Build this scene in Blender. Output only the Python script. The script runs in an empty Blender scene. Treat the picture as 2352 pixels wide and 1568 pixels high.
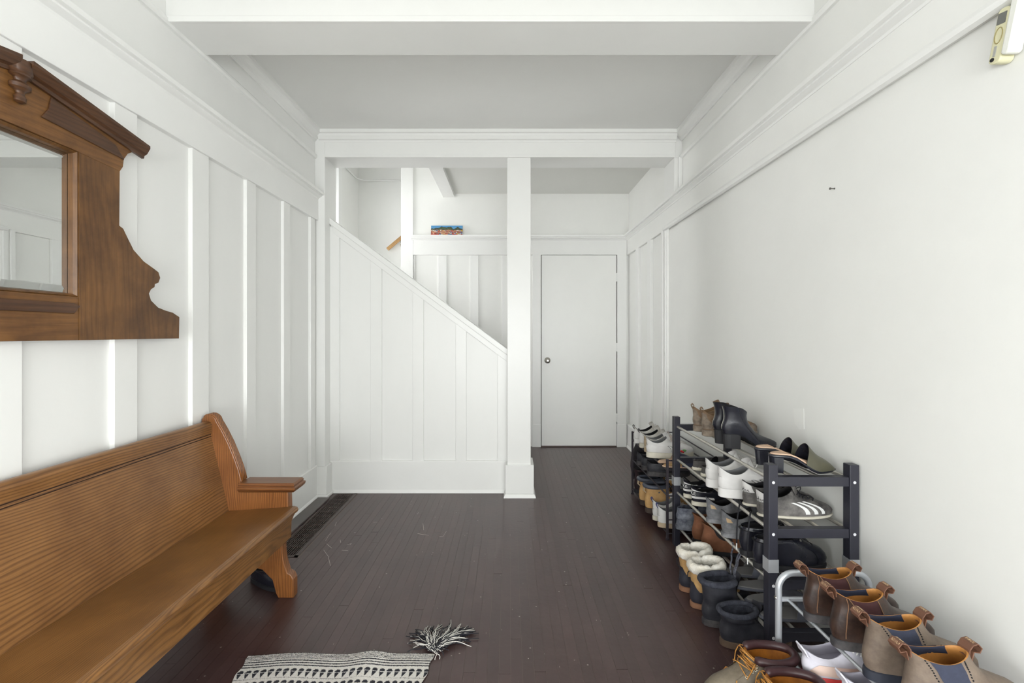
import bpy, bmesh, math, random
from mathutils import Vector, Matrix, Euler

random.seed(7)
scene = bpy.context.scene
C = scene.collection
PI = math.pi

# ------------------------------------------------------------------ camera, world, lights, exposure
CAM_H = 1.21
F = 1045.0                      # focal length in pixels of the 2352 x 1568 frame
VX, VY = 1170.0, 764.0          # vanishing point of the room's long axis
cam_d = bpy.data.cameras.new('camera')
cam_d.sensor_width = 36.0
cam_d.sensor_fit = 'HORIZONTAL'
cam_d.lens = F / 2352 * 36.0
cam_d.shift_x = (1176 - VX) / 2352
cam_d.shift_y = -(784 - VY) / 2352
cam_d.clip_start = 0.05
cam = bpy.data.objects.new('camera', cam_d)
cam.location = (0, 0, CAM_H)
cam.rotation_euler = (PI / 2, 0, 0)
C.objects.link(cam)
scene.camera = cam

scene.view_settings.view_transform = 'Standard'
scene.view_settings.look = 'None'
scene.view_settings.gamma = 1.0
scene.view_settings.use_curve_mapping = False
scene.view_settings.exposure = 0.33

world = bpy.data.worlds.new('overcast_sky')
scene.world = world
world.use_nodes = True
bg = world.node_tree.nodes['Background']
bg.inputs[0].default_value = (0.93, 0.97, 1.0, 1)
bg.inputs[1].default_value = 2.2

def area(name, loc, rot, sx, sy, power, col=(1, 1, 1)):
    d = bpy.data.lights.new(name, 'AREA')
    d.shape = 'RECTANGLE'; d.size = sx; d.size_y = sy
    d.energy = power; d.color = col
    o = bpy.data.objects.new(name, d)
    o.location = loc; o.rotation_euler = rot
    C.objects.link(o)
    return o
# daylight from behind; side windows and wide room are added to light the walls
area('daylight_window_rear', (0.0, -4.12, 1.0), (-PI / 2, 0, PI), 2.6, 1.6, 100, (0.965, 0.985, 1.0))
area('side_fill_left', (-3.45, -2.3, 1.1), (0, -PI / 2, 0), 1.6, 2.6, 100, (0.965, 0.985, 1.0))  # added side light, brightens the right wall
area('side_fill_right', (3.25, -2.3, 1.1), (0, PI / 2, 0), 1.6, 2.6, 128, (0.965, 0.985, 1.0))  # added side light, brightens the left wall
# daylight through the stair window
area('daylight_stair_window', (-2.10, 4.45, 1.85), (0, -PI / 2, 0), 1.6, 0.95, 17, (1.0, 0.99, 0.97))

# ------------------------------------------------------------------ helpers
def lin(c):
    return tuple(((v / 255) / 12.92 if v / 255 <= 0.04045 else ((v / 255 + 0.055) / 1.055) ** 2.4) for v in c)

MATS = {}
def M(name, rgb, rough=0.5, var=0.0, scale=20.0, bump=0.0, bscale=None, metal=0.0, spec=0.5, rgb2=None, stretch=(1, 1, 1), coat=0.0):
    if name in MATS: return MATS[name]
    m = bpy.data.materials.new(name); m.use_nodes = True
    nt = m.node_tree; n = nt.nodes; b = n['Principled BSDF']
    c = lin(rgb)
    b.inputs['Base Color'].default_value = (*c, 1)
    b.inputs['Roughness'].default_value = rough
    b.inputs['Metallic'].default_value = metal
    b.inputs['Specular IOR Level'].default_value = spec
    b.inputs['Coat Weight'].default_value = coat
    if var > 0 or rgb2 or bump > 0:
        tc = n.new('ShaderNodeTexCoord'); mp = n.new('ShaderNodeMapping')
        mp.inputs['Scale'].default_value = stretch
        nt.links.new(tc.outputs['Object'], mp.inputs[0])
    if var > 0 or rgb2:
        nz = n.new('ShaderNodeTexNoise'); nz.inputs['Scale'].default_value = scale; nz.inputs['Detail'].default_value = 6
        nz.inputs['Roughness'].default_value = 0.65
        nt.links.new(mp.outputs[0], nz.inputs['Vector'])
        cr = n.new('ShaderNodeValToRGB')
        c2 = lin(rgb2) if rgb2 else tuple(min(1, v * (1 + var)) for v in c)
        c1 = c if rgb2 else tuple(v * (1 - var) for v in c)
        cr.color_ramp.elements[0].color = (*c1, 1); cr.color_ramp.elements[1].color = (*c2, 1)
        cr.color_ramp.elements[0].position = 0.35; cr.color_ramp.elements[1].position = 0.68
        nt.links.new(nz.outputs['Fac'], cr.inputs[0]); nt.links.new(cr.outputs[0], b.inputs['Base Color'])
    if bump > 0:
        nb = n.new('ShaderNodeTexNoise'); nb.inputs['Scale'].default_value = bscale or scale * 4; nb.inputs['Detail'].default_value = 4
        nt.links.new(mp.outputs[0], nb.inputs['Vector'])
        bp = n.new('ShaderNodeBump'); bp.inputs['Strength'].default_value = bump; bp.inputs['Distance'].default_value = 0.004
        nt.links.new(nb.outputs['Fac'], bp.inputs['Height']); nt.links.new(bp.outputs[0], b.inputs['Normal'])
    MATS[name] = m
    return m

def wood(name, light, dark, rough=0.35, axis='y', across=(0.5, 0, 1.0), freq=80.0, amp=5.0, stretch=0.12, nscale=3.0, coat=0.12, blotch=(0.74, 0.68, 0.62), contrast=1.0, bscale=4.5):
    """softwood: growth rings as bands across the board, bent by a noise stretched along the grain, plus pores and wear"""
    m = bpy.data.materials.new(name); m.use_nodes = True
    nt = m.node_tree; n = nt.nodes; b = n['Principled BSDF']; L = nt.links.new
    tc = n.new('ShaderNodeTexCoord'); mp = n.new('ShaderNodeMapping')
    s = [1, 1, 1]; s['xyz'.index(axis)] = stretch
    mp.inputs['Scale'].default_value = s
    L(tc.outputs['Object'], mp.inputs[0])
    nz = n.new('ShaderNodeTexNoise'); nz.inputs['Scale'].default_value = nscale; nz.inputs['Detail'].default_value = 4; nz.inputs['Roughness'].default_value = 0.45
    L(mp.outputs[0], nz.inputs['Vector'])
    dt = n.new('ShaderNodeVectorMath'); dt.operation = 'DOT_PRODUCT'; dt.inputs[1].default_value = [freq * q for q in across]
    L(tc.outputs['Object'], dt.inputs[0])
    ma = n.new('ShaderNodeMath'); ma.operation = 'MULTIPLY_ADD'; ma.inputs[1].default_value = amp * 4
    L(nz.outputs['Fac'], ma.inputs[0]); L(dt.outputs['Value'], ma.inputs[2])
    fr = n.new('ShaderNodeMath'); fr.operation = 'FRACT'; L(ma.outputs[0], fr.inputs[0])
    cr = n.new('ShaderNodeValToRGB'); e = cr.color_ramp.elements
    lc, dc = lin(light), lin(dark)
    dc = tuple(a + (q - a) * contrast for a, q in zip(lc, dc))
    mid = tuple(0.7 * a + 0.3 * q for a, q in zip(lc, dc))
    e[0].position = 0.0; e[0].color = (*mid, 1)
    e[1].position = 1.0; e[1].color = (*mid, 1)
    for po, co in ((0.18, lc), (0.45, lc), (0.78, dc), (0.88, dc)):
        x = e.new(po); x.color = (*co, 1)
    L(fr.outputs[0], cr.inputs[0])
    mp2 = n.new('ShaderNodeMapping'); s2 = [1, 1, 1]; s2['xyz'.index(axis)] = 0.03
    mp2.inputs['Scale'].default_value = s2; L(tc.outputs['Object'], mp2.inputs[0])
    n2 = n.new('ShaderNodeTexNoise'); n2.inputs['Scale'].default_value = 320; n2.inputs['Detail'].default_value = 3
    L(mp2.outputs[0], n2.inputs['Vector'])
    cr2 = n.new('ShaderNodeValToRGB'); cr2.color_ramp.elements[0].position = 0.3; cr2.color_ramp.elements[1].position = 0.65
    cr2.color_ramp.elements[0].color = (0.70, 0.66, 0.62, 1); cr2.color_ramp.elements[1].color = (1.05, 1.05, 1.05, 1)
    L(n2.outputs['Fac'], cr2.inputs[0])
    mx = n.new('ShaderNodeMix'); mx.data_type = 'RGBA'; mx.blend_type = 'MULTIPLY'; mx.inputs['Factor'].default_value = 0.7
    L(cr.outputs[0], mx.inputs['A']); L(cr2.outputs[0], mx.inputs['B'])
    n3 = n.new('ShaderNodeTexNoise'); n3.inputs['Scale'].default_value = bscale; n3.inputs['Detail'].default_value = 6; n3.inputs['Roughness'].default_value = 0.62
    L(tc.outputs['Object'], n3.inputs['Vector'])
    cr3 = n.new('ShaderNodeValToRGB'); cr3.color_ramp.elements[0].position = 0.36; cr3.color_ramp.elements[1].position = 0.62
    cr3.color_ramp.elements[0].color = (*blotch, 1); cr3.color_ramp.elements[1].color = (1.06, 1.06, 1.06, 1)
    L(n3.outputs['Fac'], cr3.inputs[0])
    mx2 = n.new('ShaderNodeMix'); mx2.data_type = 'RGBA'; mx2.blend_type = 'MULTIPLY'; mx2.inputs['Factor'].default_value = 0.8
    L(mx.outputs['Result'], mx2.inputs['A']); L(cr3.outputs[0], mx2.inputs['B'])
    L(mx2.outputs['Result'], b.inputs['Base Color'])
    b.inputs['Roughness'].default_value = rough
    b.inputs['Coat Weight'].default_value = coat; b.inputs['Coat Roughness'].default_value = 0.3
    bp = n.new('ShaderNodeBump'); bp.inputs['Strength'].default_value = 0.10; bp.inputs['Distance'].default_value = 0.002
    L(n2.outputs['Fac'], bp.inputs['Height']); L(bp.outputs[0], b.inputs['Normal'])
    return m

def attr_mat(name, rough=0.8):
    m = bpy.data.materials.new(name); m.use_nodes = True
    nt = m.node_tree; b = nt.nodes['Principled BSDF']
    a = nt.nodes.new('ShaderNodeAttribute'); a.attribute_name = 'tint'
    nt.links.new(a.outputs['Color'], b.inputs['Base Color'])
    b.inputs['Roughness'].default_value = rough
    return m

class MB:
    """collects verts and faces of one mesh"""
    def __init__(s): s.v = []; s.f = []
    def add(s, vs, fs):
        o = len(s.v); s.v += [tuple(p) for p in vs]; s.f += [tuple(i + o for i in f) for f in fs]; return s
    def box(s, x0, x1, y0, y1, z0, z1):
        vs = [(x, y, z) for x in (x0, x1) for y in (y0, y1) for z in (z0, z1)]
        return s.add(vs, [(0, 1, 3, 2), (4, 6, 7, 5), (0, 4, 5, 1), (2, 3, 7, 6), (0, 2, 6, 4), (1, 5, 7, 3)])
    def prism(s, poly, a, b, fn):
        """poly: 2D points; fn(p, q, w) -> xyz; extrudes from w=a to w=b"""
        n = len(poly)
        vs = [fn(p, q, a) for p, q in poly] + [fn(p, q, b) for p, q in poly]
        fs = [tuple(range(n))[::-1], tuple(range(n, 2 * n))] + [(i, (i + 1) % n, n + (i + 1) % n, n + i) for i in range(n)]
        return s.add(vs, fs)
    def loft(s, rings, cap0=False, cap1=False, closed=True):
        n = len(rings[0]); vs = [p for r in rings for p in r]; fs = []
        for k in range(len(rings) - 1):
            for i in range(n if closed else n - 1):
                j = (i + 1) % n
                fs.append((k * n + i, k * n + j, (k + 1) * n + j, (k + 1) * n + i))
        if cap0: fs.append(tuple(range(n))[::-1])
        if cap1: fs.append(tuple(range((len(rings) - 1) * n, len(rings) * n)))
        return s.add(vs, fs)
    def tube(s, path, r, n=8, cap=True):
        path = [Vector(p) for p in path]
        rad = r if isinstance(r, (list, tuple)) else [r] * len(path)
        rings = []; up = None
        for i, p in enumerate(path):
            t = (path[min(i + 1, len(path) - 1)] - path[max(i - 1, 0)])
            if t.length < 1e-9: t = Vector((0, 0, 1))
            t.normalize()
            if up is None:
                up = Vector((0, 0, 1)) if abs(t.z) < 0.9 else Vector((1, 0, 0))
            a = t.cross(up)
            if a.length < 1e-6: a = t.cross(Vector((0.3, 1, 0.2)))
            a.normalize(); bb = a.cross(t); bb.normalize(); up = bb
            rings.append([p + (a * math.cos(2 * PI * k / n) + bb * math.sin(2 * PI * k / n)) * rad[i] for k in range(n)])
        return s.loft(rings, cap, cap)
    def lathe(s, prof, n=16, fn=None):
        fn = fn or (lambda x, y, z: (x, y, z))
        rings = [[fn(r * math.cos(2 * PI * k / n), r * math.sin(2 * PI * k / n), z) for k in range(n)] for r, z in prof]
        return s.loft(rings, True, True)
    def build(s, name, mat, parent=None, smooth=False, bevel=0, seg=2, angle=None):
        me = bpy.data.meshes.new(name)
        me.from_pydata(s.v, [], s.f); me.validate(); 
        bm = bmesh.new(); bm.from_mesh(me); bmesh.ops.recalc_face_normals(bm, faces=bm.faces); bm.to_mesh(me); bm.free()
        o = bpy.data.objects.new(name, me); C.objects.link(o)
        if mat: me.materials.append(mat)
        if smooth:
            for p in me.polygons: p.use_smooth = True
            if angle is not None:
                me.set_sharp_from_angle(angle=angle)
        if bevel:
            md = o.modifiers.new('bevel', 'BEVEL'); md.width = bevel; md.segments = seg; md.limit_method = 'ANGLE'; md.angle_limit = 0.6
        if parent: o.parent = parent
        return o

def tag(o, label, cat, group=None, kind=None):
    o['label'] = label; o['category'] = cat
    if group: o['group'] = group
    if kind: o['kind'] = kind
    return o
def thing(name, label, cat, loc=(0, 0, 0), rz=0, group=None, kind=None):
    o = bpy.data.objects.new(name, None); C.objects.link(o)
    o.location = loc; o.rotation_euler = (0, 0, rz); o.empty_display_size = 0.05
    return tag(o, label, cat, group, kind)
def struct(name, mb, mat, label, cat, **kw):
    o = mb.build(name, mat, **kw)
    return tag(o, label, cat, None, 'structure')
def copy_tree(o, parent=None):
    c = o.copy(); C.objects.link(c)
    if parent: c.parent = parent
    for ch in list(o.children): copy_tree(ch, c)
    return c
def wy(u, X):  return X * F / (u - VX)                 # depth of a point with image column u on the plane x = X
def zz(v, d):  return CAM_H - (v - VY) * d / F

_text = {}
def text_geo(s):
    if s in _text: return _text[s]
    cu = bpy.data.curves.new('lettering', 'FONT'); cu.body = s; cu.resolution_u = 3
    o = bpy.data.objects.new('lettering', cu); C.objects.link(o)
    dg = bpy.context.evaluated_depsgraph_get()
    me = bpy.data.meshes.new_from_object(o.evaluated_get(dg))
    vs = [v.co.copy() for v in me.vertices]; fs = [tuple(p.vertices) for p in me.polygons]
    bpy.data.objects.remove(o); bpy.data.curves.remove(cu); bpy.data.meshes.remove(me)
    x0 = min(v.x for v in vs); x1 = max(v.x for v in vs); y0 = min(v.y for v in vs); y1 = max(v.y for v in vs)
    vs = [((v.x - x0) / (x1 - x0), (v.y - y0) / (y1 - y0)) for v in vs]
    _text[s] = (vs, fs); return _text[s]

# ------------------------------------------------------------------ room materials
WHITE = M('trim_gloss_white', (247, 247, 244), 0.32, var=0.012, scale=3, bump=0.06, bscale=14)
PLASTER = M('plaster_white', (246, 246, 242), 0.5, var=0.015, scale=2.5, bump=0.10, bscale=55)
CEIL = M('ceiling_white', (247, 247, 244), 0.7, var=0.01, scale=2, bump=0.05, bscale=40)
PANELW = M('panel_white', (247, 247, 244), 0.36, var=0.014, scale=3, bump=0.07, bscale=18, stretch=(1, 1, 0.3))

def floor_mat():
    m = bpy.data.materials.new('painted_floorboard'); m.use_nodes = True
    nt = m.node_tree; n = nt.nodes; b = n['Principled BSDF']; L = nt.links.new
    g = n.new('ShaderNodeNewGeometry'); oi = n.new('ShaderNodeObjectInfo')
    nz = n.new('ShaderNodeTexNoise'); nz.inputs['Scale'].default_value = 3.0; nz.inputs['Detail'].default_value = 8; nz.inputs['Roughness'].default_value = 0.7
    L(g.outputs['Position'], nz.inputs['Vector'])
    cr = n.new('ShaderNodeValToRGB')
    cr.color_ramp.elements[0].position = 0.3; cr.color_ramp.elements[1].position = 0.75
    cr.color_ramp.elements[0].color = (*lin((62, 41, 41)), 1); cr.color_ramp.elements[1].color = (*lin((84, 65, 63)), 1)
    L(nz.outputs['Fac'], cr.inputs[0])
    # per board tone
    mr = n.new('ShaderNodeMapRange'); mr.inputs['To Min'].default_value = 0.9; mr.inputs['To Max'].default_value = 1.1
    L(oi.outputs['Random'], mr.inputs['Value'])
    mx = n.new('ShaderNodeVectorMath'); mx.operation = 'SCALE'
    L(cr.outputs[0], mx.inputs[0]); L(mr.outputs[0], mx.inputs['Scale'])
    # worn flecks and grit
    vo = n.new('ShaderNodeTexVoronoi'); vo.inputs['Scale'].default_value = 26; vo.inputs['Randomness'].default_value = 1
    L(g.outputs['Position'], vo.inputs['Vector'])
    lt = n.new('ShaderNodeMath'); lt.operation = 'LESS_THAN'; lt.inputs[1].default_value = 0.085
    L(vo.outputs['Distance'], lt.inputs[0])
    wn = n.new('ShaderNodeTexNoise'); wn.inputs['Scale'].default_value = 9; wn.inputs['Detail'].default_value = 4
    L(g.outputs['Position'], wn.inputs['Vector'])
    gt = n.new('ShaderNodeMath'); gt.operation = 'GREATER_THAN'; gt.inputs[1].default_value = 0.56
    L(wn.outputs['Fac'], gt.inputs[0])
    an = n.new('ShaderNodeMath'); an.operation = 'MULTIPLY'; L(lt.outputs[0], an.inputs[0]); L(gt.outputs[0], an.inputs[1])
    # long scuffs
    mp = n.new('ShaderNodeMapping'); mp.inputs['Scale'].default_value = (9, 1.6, 1); mp.inputs['Rotation'].default_value = (0, 0, 0.5)
    L(g.outputs['Position'], mp.inputs[0])
    v2 = n.new('ShaderNodeTexVoronoi'); v2.inputs['Scale'].default_value = 5; L(mp.outputs[0], v2.inputs['Vector'])
    l2 = n.new('ShaderNodeMath'); l2.operation = 'LESS_THAN'; l2.inputs[1].default_value = 0.035; L(v2.outputs['Distance'], l2.inputs[0])
    a2 = n.new('ShaderNodeMath'); a2.operation = 'MAXIMUM'; L(an.outputs[0], a2.inputs[0]); L(l2.outputs[0], a2.inputs[1])
    ml = n.new('ShaderNodeMath'); ml.operation = 'MULTIPLY'; ml.inputs[1].default_value = 0.7; L(a2.outputs[0], ml.inputs[0])
    mix = n.new('ShaderNodeMix'); mix.data_type = 'RGBA'
    L(ml.outputs[0], mix.inputs['Factor']); L(mx.outputs[0], mix.inputs['A']); mix.inputs['B'].default_value = (*lin((186, 176, 168)), 1)
    L(mix.outputs['Result'], b.inputs['Base Color'])
    rr = n.new('ShaderNodeMapRange'); rr.inputs['To Min'].default_value = 0.24; rr.inputs['To Max'].default_value = 0.42
    L(nz.outputs['Fac'], rr.inputs['Value']); L(rr.outputs[0], b.inputs['Roughness'])
    b.inputs['Specular IOR Level'].default_value = 0.7
    bp = n.new('ShaderNodeBump'); bp.inputs['Strength'].default_value = 0.10; bp.inputs['Distance'].default_value = 0.004
    n4 = n.new('ShaderNodeTexNoise'); n4.inputs['Scale'].default_value = 40; L(g.outputs['Position'], n4.inputs['Vector'])
    L(n4.outputs['Fac'], bp.inputs['Height']); L(bp.outputs[0], b.inputs['Normal'])
    return m
FLOOR = floor_mat()
GAP = M('floor_gap_dust', (122, 110, 104), 0.9)

# ------------------------------------------------------------------ room dimensions
XL, XR = -1.43, 1.27            # side walls
YR = -4.00                      # rear wall of the added front room, behind the camera
YO = -0.40                      # the hall opens into that room here
YS = 3.46                       # face of the panelled stair wall
YD = 4.845                      # wall with the far door
YB0, YB1 = 3.345, 3.56          # beam above the stair wall
ZC = 2.69                       # ceiling
ZB = 2.50                       # underside of beams
ZF0, ZF1 = 2.035, 2.195         # frieze board
PX0, PX1 = -0.016, 0.158        # column

# floor -------------------------------------------------------------
GX0, GX1, GY0, GY1 = -1.302, -1.143, 2.45, 3.425     # floor register opening
mb = MB().box(XL - 0.1, XR + 0.1, YO, YD + 0.1, -0.06, -0.016)
for (a, b_, c, d) in ((XL, GX0, YO, YD), (GX1, XR, YO, YD), (GX0, GX1, YO, GY0), (GX0, GX1, GY1, YD)):
    mb.box(a, b_, c, d, -0.017, -0.0009)
floor = struct('floor', mb, GAP, 'dark brown painted wooden floor of narrow strip boards', 'floor')
struct('floor_front', MB().box(-3.5, 3.3, YR - 0.1, YO, -0.06, -0.001), M('front_room_bounce', (198, 199, 196), 0.9, var=0.05, scale=40), 'pale unseen floor behind the viewpoint added to bounce light upward', 'floor')  # unseen pale floor, added to bounce light onto the ceiling
BW = 0.0422
x = XL; row = 0
while x < XR - 0.002:
    x1 = min(x + BW, XR)
    y_end = YD if x1 > PX0 - 0.03 else YS + 0.02
    ys = [YO]
    while ys[-1] < y_end:
        ys.append(ys[-1] + random.choice((1.5, 1.9, 2.3, 2.8)) * random.uniform(0.85, 1.15) if len(ys) > 1 else YO + 0.5 + random.uniform(0.2, 2.2))
    if y_end - ys[-2] < 0.35: ys.pop(-1)
    ys[-1] = y_end
    for a, bq in zip(ys[:-1], ys[1:]):
        segs = [(a, bq)]
        if x1 > GX0 - 0.001 and x < GX1 + 0.001:
            segs = []
            if a < GY0: segs.append((a, min(bq, GY0)))
            if bq > GY1: segs.append((max(a, GY1), bq))
        for (p, q) in segs:
            xa, xb = x, x1
            g = 0.00045
            MB().box(xa + g, xb - g, p + 0.0006, q - 0.0006, -0.003, random.uniform(-0.0002, 0.0002)).build('floorboard', FLOOR, floor)
    x = x1; row += 1

# profile extrusions along a wall: poly in (out, z)
def rail_left(mb, poly, y0, y1):  return mb.prism(poly, y0, y1, lambda p, q, w: (XL + p, w, q))
def rail_right(mb, poly, y0, y1): return mb.prism(poly, y0, y1, lambda p, q, w: (XR - p, w, q))
def rail_back(mb, poly, x0, x1, Y): return mb.prism(poly, x0, x1, lambda p, q, w: (w, Y - p, q))
LEDGE = [(0, 2.19), (0.026, 2.19), (0.03, 2.198), (0.040, 2.203), (0.052, 2.210), (0.052, 2.217), (0.068, 2.220), (0.070, 2.238), (0, 2.242)]
BEAD = [(0, 2.488), (0.012, 2.490), (0.018, 2.500), (0.018, 2.512), (0.010, 2.522), (0, 2.524)]
CROWN = [(0, 2.618), (0.010, 2.618), (0.012, 2.628), (0.022, 2.634), (0.030, 2.650), (0.044, 2.664), (0.052, 2.668), (0.054, 2.69), (0, 2.69)]
BASE = [(0, 0), (0.034, 0), (0.033, 0.006), (0.026, 0.018), (0.022, 0.024), (0.022, 0.236), (0.014, 0.242), (0, 0.242)]

# left wall -----------------------------------------------------------
wl = struct('wall_left', MB().box(XL - 0.12, XL, YO, YB1 + 0.1, 0, ZC), PANELW, 'white board-and-batten left wall behind the wooden pew', 'wall')
for u0, u1 in ((None, 52), (263, 316), (442, 480), (567, 588), (652, 667), (714, 724)):
    b1 = wy(u1, XL + 0.018); b0 = b1 - 0.105 if u0 is None else wy(u0, XL + 0.018)
    MB().box(XL - 0.002, XL + 0.018, b0, b1, 0.24, ZF0).build('batten', WHITE, wl, bevel=0.002)
for k in range(3):
    y = 1.336 - 0.105 - 0.41 * (k + 1)
    MB().box(XL - 0.002, XL + 0.018, y, y + 0.105, 0.24, ZF0).build('batten', WHITE, wl, bevel=0.002)
MB().box(XL - 0.002, XL + 0.026, YO, YB0, ZF0, ZF1).build('frieze_board', WHITE, wl, bevel=0.0025)
tl = struct('trim_1', rail_left(MB(), LEDGE, YO, YB0), WHITE, 'white moulded plate rail along the left wall', 'plate rail')
struct('trim_2', rail_left(MB(), BEAD, YO, YB0), WHITE, 'thin white bead moulding high on the left wall', 'moulding')
struct('trim_3', rail_left(MB(), CROWN, YO, YB0), WHITE, 'white crown moulding where left wall meets ceiling', 'moulding')
struct('baseboard_left', rail_left(MB(), BASE, YO, YB0), WHITE, 'tall white baseboard along the left wall', 'baseboard')
# pilaster in the corner
mb = MB().box(XL, -1.357, YB0, YB1, 0, ZC)
pl = struct('trim_4', mb, WHITE, 'white corner pilaster between left wall and stair wall', 'pilaster', bevel=0.003)
MB().box(XL, -1.340, YB0 - 0.016, YB1 - 0.1, 0.024, 0.232).build('plinth', WHITE, pl, bevel=0.004)
MB().box(XL, -1.326, YB0 - 0.030, YB1 - 0.1, 0, 0.024).build('shoe_moulding', WHITE, pl, bevel=0.006)

# right wall ----------------------------------------------------------
wr = struct('wall_right', MB().box(XR, XR + 0.12, YO, YD + 0.1, 0, ZC), PLASTER, 'plain white plaster right wall behind the shoe racks', 'wall')
MB().box(XR - 0.022, XR + 0.001, YO, YD, ZF0, ZF1).build('frieze_board', PLASTER, wr, bevel=0.002)
LIP = [(0.02, 2.030), (0.024, 2.026), (0.038, 2.032), (0.044, 2.045), (0.040, 2.058), (0.02, 2.064)]
struct('trim_5', rail_right(MB(), LIP, YO, 3.655), WHITE, 'rounded white picture rail along the right wall', 'moulding')
struct('trim_6', rail_right(MB(), LEDGE, YO, YD), WHITE, 'white moulded plate rail along the right wall', 'plate rail')
struct('trim_7', rail_right(MB(), BEAD, YO, YB0), WHITE, 'thin white bead moulding high on the right wall', 'moulding')
struct('trim_8', rail_right(MB(), CROWN, YO, YB0), WHITE, 'white crown moulding where right wall meets ceiling', 'moulding')
struct('baseboard_right', rail_right(MB(), BASE, YO, YD), WHITE, 'white baseboard low along the right wall', 'baseboard')
mb = MB().box(XR - 0.058, XR, YB0, YB1, 2.24, ZB).box(XR - 0.030, XR, YB0 - 0.012, YB0, 2.24, ZB)
struct('trim_9', mb, WHITE, 'short white pilaster above the right plate rail', 'pilaster', bevel=0.003)
for u0, u1 in ((1452, 1466), (1477, 1494)):
    a = wy(u1, XR - 0.024); MB().box(XR - 0.024, XR + 0.001, a, a + 0.10, 0.24, ZF0).build('batten', WHITE, wr, bevel=0.002)
ca = wy(1519, XR - 0.03)
mb = MB().box(XR - 0.020, XR, ca - 0.10, ca, 0, ZF0).box(XR - 0.034, XR, ca - 0.035, ca, 0, ZF0 + 0.01).box(XR - 0.028, XR, ca - 0.085, ca - 0.055, 0, ZF0)
struct('trim_10', mb, WHITE, 'ribbed white vertical trim ending the right wainscot', 'trim', bevel=0.003)

# ceiling and beams -----------------------------------------------------
mb = MB().box(-3.5, 3.3, YR - 0.1, YO, ZC, ZC + 0.08).box(XL - 0.1, XR + 0.1, YO, YB1, ZC, ZC + 0.08)
struct('ceiling_hall', MB().box(-0.585, XR + 0.1, YB1, YD + 0.1, ZC, ZC + 0.08), M('ceiling_hall_darkened', (236, 236, 231), 0.75, var=0.01, scale=2), 'flat white ceiling of the back hall beyond the beam', 'ceiling')  # ceiling white darkened here; the tone step past the beam is painted in
struct('ceiling', mb, CEIL, 'flat white plaster ceiling between the beams', 'ceiling')
cb = struct('trim_11', MB().box(XL, XR, 1.895, 2.113, ZB, ZC), WHITE, 'white boxed ceiling beam crossing the room nearest the top', 'beam')
MB().box(XL + 0.01, XR - 0.01, 1.883, 1.897, ZB - 0.001, 2.525).build('edge_bead', WHITE, cb, bevel=0.003)
MB().box(XL + 0.03, XR - 0.03, 1.889, 1.897, 2.525, ZC).build('fascia_board', WHITE, cb)
bb = struct('trim_12', MB().box(XL, XR, YB0 + 0.008, YB1, ZB, ZC), WHITE, 'white boxed beam above the stair opening', 'beam')
rail_back(MB(), [(0, 2.612), (0.008, 2.612), (0.010, 2.624), (0.022, 2.628), (0.034, 2.648), (0.036, 2.664), (0.050, 2.668), (0.052, ZC), (0, ZC)], XL + 0.03, XR - 0.045, YB0 + 0.008).build('crown', WHITE, bb)
MB().box(-1.357, XR - 0.05, YB0, YB0 + 0.01, ZB, 2.612).build('fascia_board', WHITE, bb, bevel=0.002)
MB().box(-1.357, XR - 0.05, YB0 - 0.005, YB0 + 0.006, ZB - 0.001, 2.522).build('edge_bead', WHITE, bb, bevel=0.002)

# column -----------------------------------------------------------------
col = struct('trim_13', MB().box(PX0, PX1, YB0 + 0.012, YB0 + 0.185, 0, ZB + 0.001), WHITE, 'square white column on a plinth beside the stair wall', 'column', bevel=0.004)
MB().box(PX0 - 0.014, PX1 + 0.022, YB0 - 0.004, YB0 + 0.205, 0.026, 0.238).build('plinth', WHITE, col, bevel=0.004)
MB().loft([[(PX0 - 0.026 + k, YB0 - 0.018 + k, z), (PX1 + 0.036 - k, YB0 - 0.018 + k, z), (PX1 + 0.036 - k, YB0 + 0.22 - k, z), (PX0 - 0.026 + k, YB0 + 0.22 - k, z)] for k, z in ((0, 0), (0.001, 0.006), (0.010, 0.026))], True, True).build('shoe_moulding', WHITE, col)

# stair wall ---------------------------------------------------------------
SX0, SZ0, SX1, SZ1 = -1.393, 2.105, -0.0165, 1.088
sl = (SZ1 - SZ0) / (SX1 - SX0)
def top(xq): return SZ0 + sl * (xq - SX0)
XA, XB_ = -1.3575, -0.012
mb = MB().prism([(XA, 0), (XB_, 0), (XB_, top(XB_) - 0.02), (XA, top(XA) - 0.02)], YS, YS + 0.09, lambda p, q, w: (p, w, q))
ws = struct('wall_stair', mb, PANELW, 'white panelled wall under the sloping stair rail', 'wall')
for u0, u1 in ((757, 780), (851, 877), (948, 973), (1047, 1071), (1143, 1166)):
    x0, x1 = (u0 - VX) * (YS - 0.012) / F, (u1 - VX) * (YS - 0.012) / F
    x1 = min(x1, XB_ - 0.001)
    MB().prism([(x0, 0.24), (x1, 0.24), (x1, top(x1) - 0.06), (x0, top(x0) - 0.06)], YS - 0.015, YS + 0.002, lambda p, q, w: (p, w, q)).build('batten', WHITE, ws, bevel=0.0015)
MB().prism([(XA, top(XA)), (XB_, top(XB_)), (XB_, top(XB_) - 0.047), (XA, top(XA) - 0.047)], YS - 0.030, YS + 0.12, lambda p, q, w: (p, w, q)).build('rail_cap', WHITE, ws, bevel=0.003)
MB().prism([(XA + 0.02, top(XA + 0.02) - 0.04), (XB_, top(XB_) - 0.04), (XB_, top(XB_) - 0.097), (XA + 0.02, top(XA + 0.02) - 0.097)], YS - 0.018, YS + 0.1, lambda p, q, w: (p, w, q)).build('rail_apron', WHITE, ws, bevel=0.002)
mb = MB(); rail_back(mb, BASE, XA, XB_, YS + 0.002)
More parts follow.
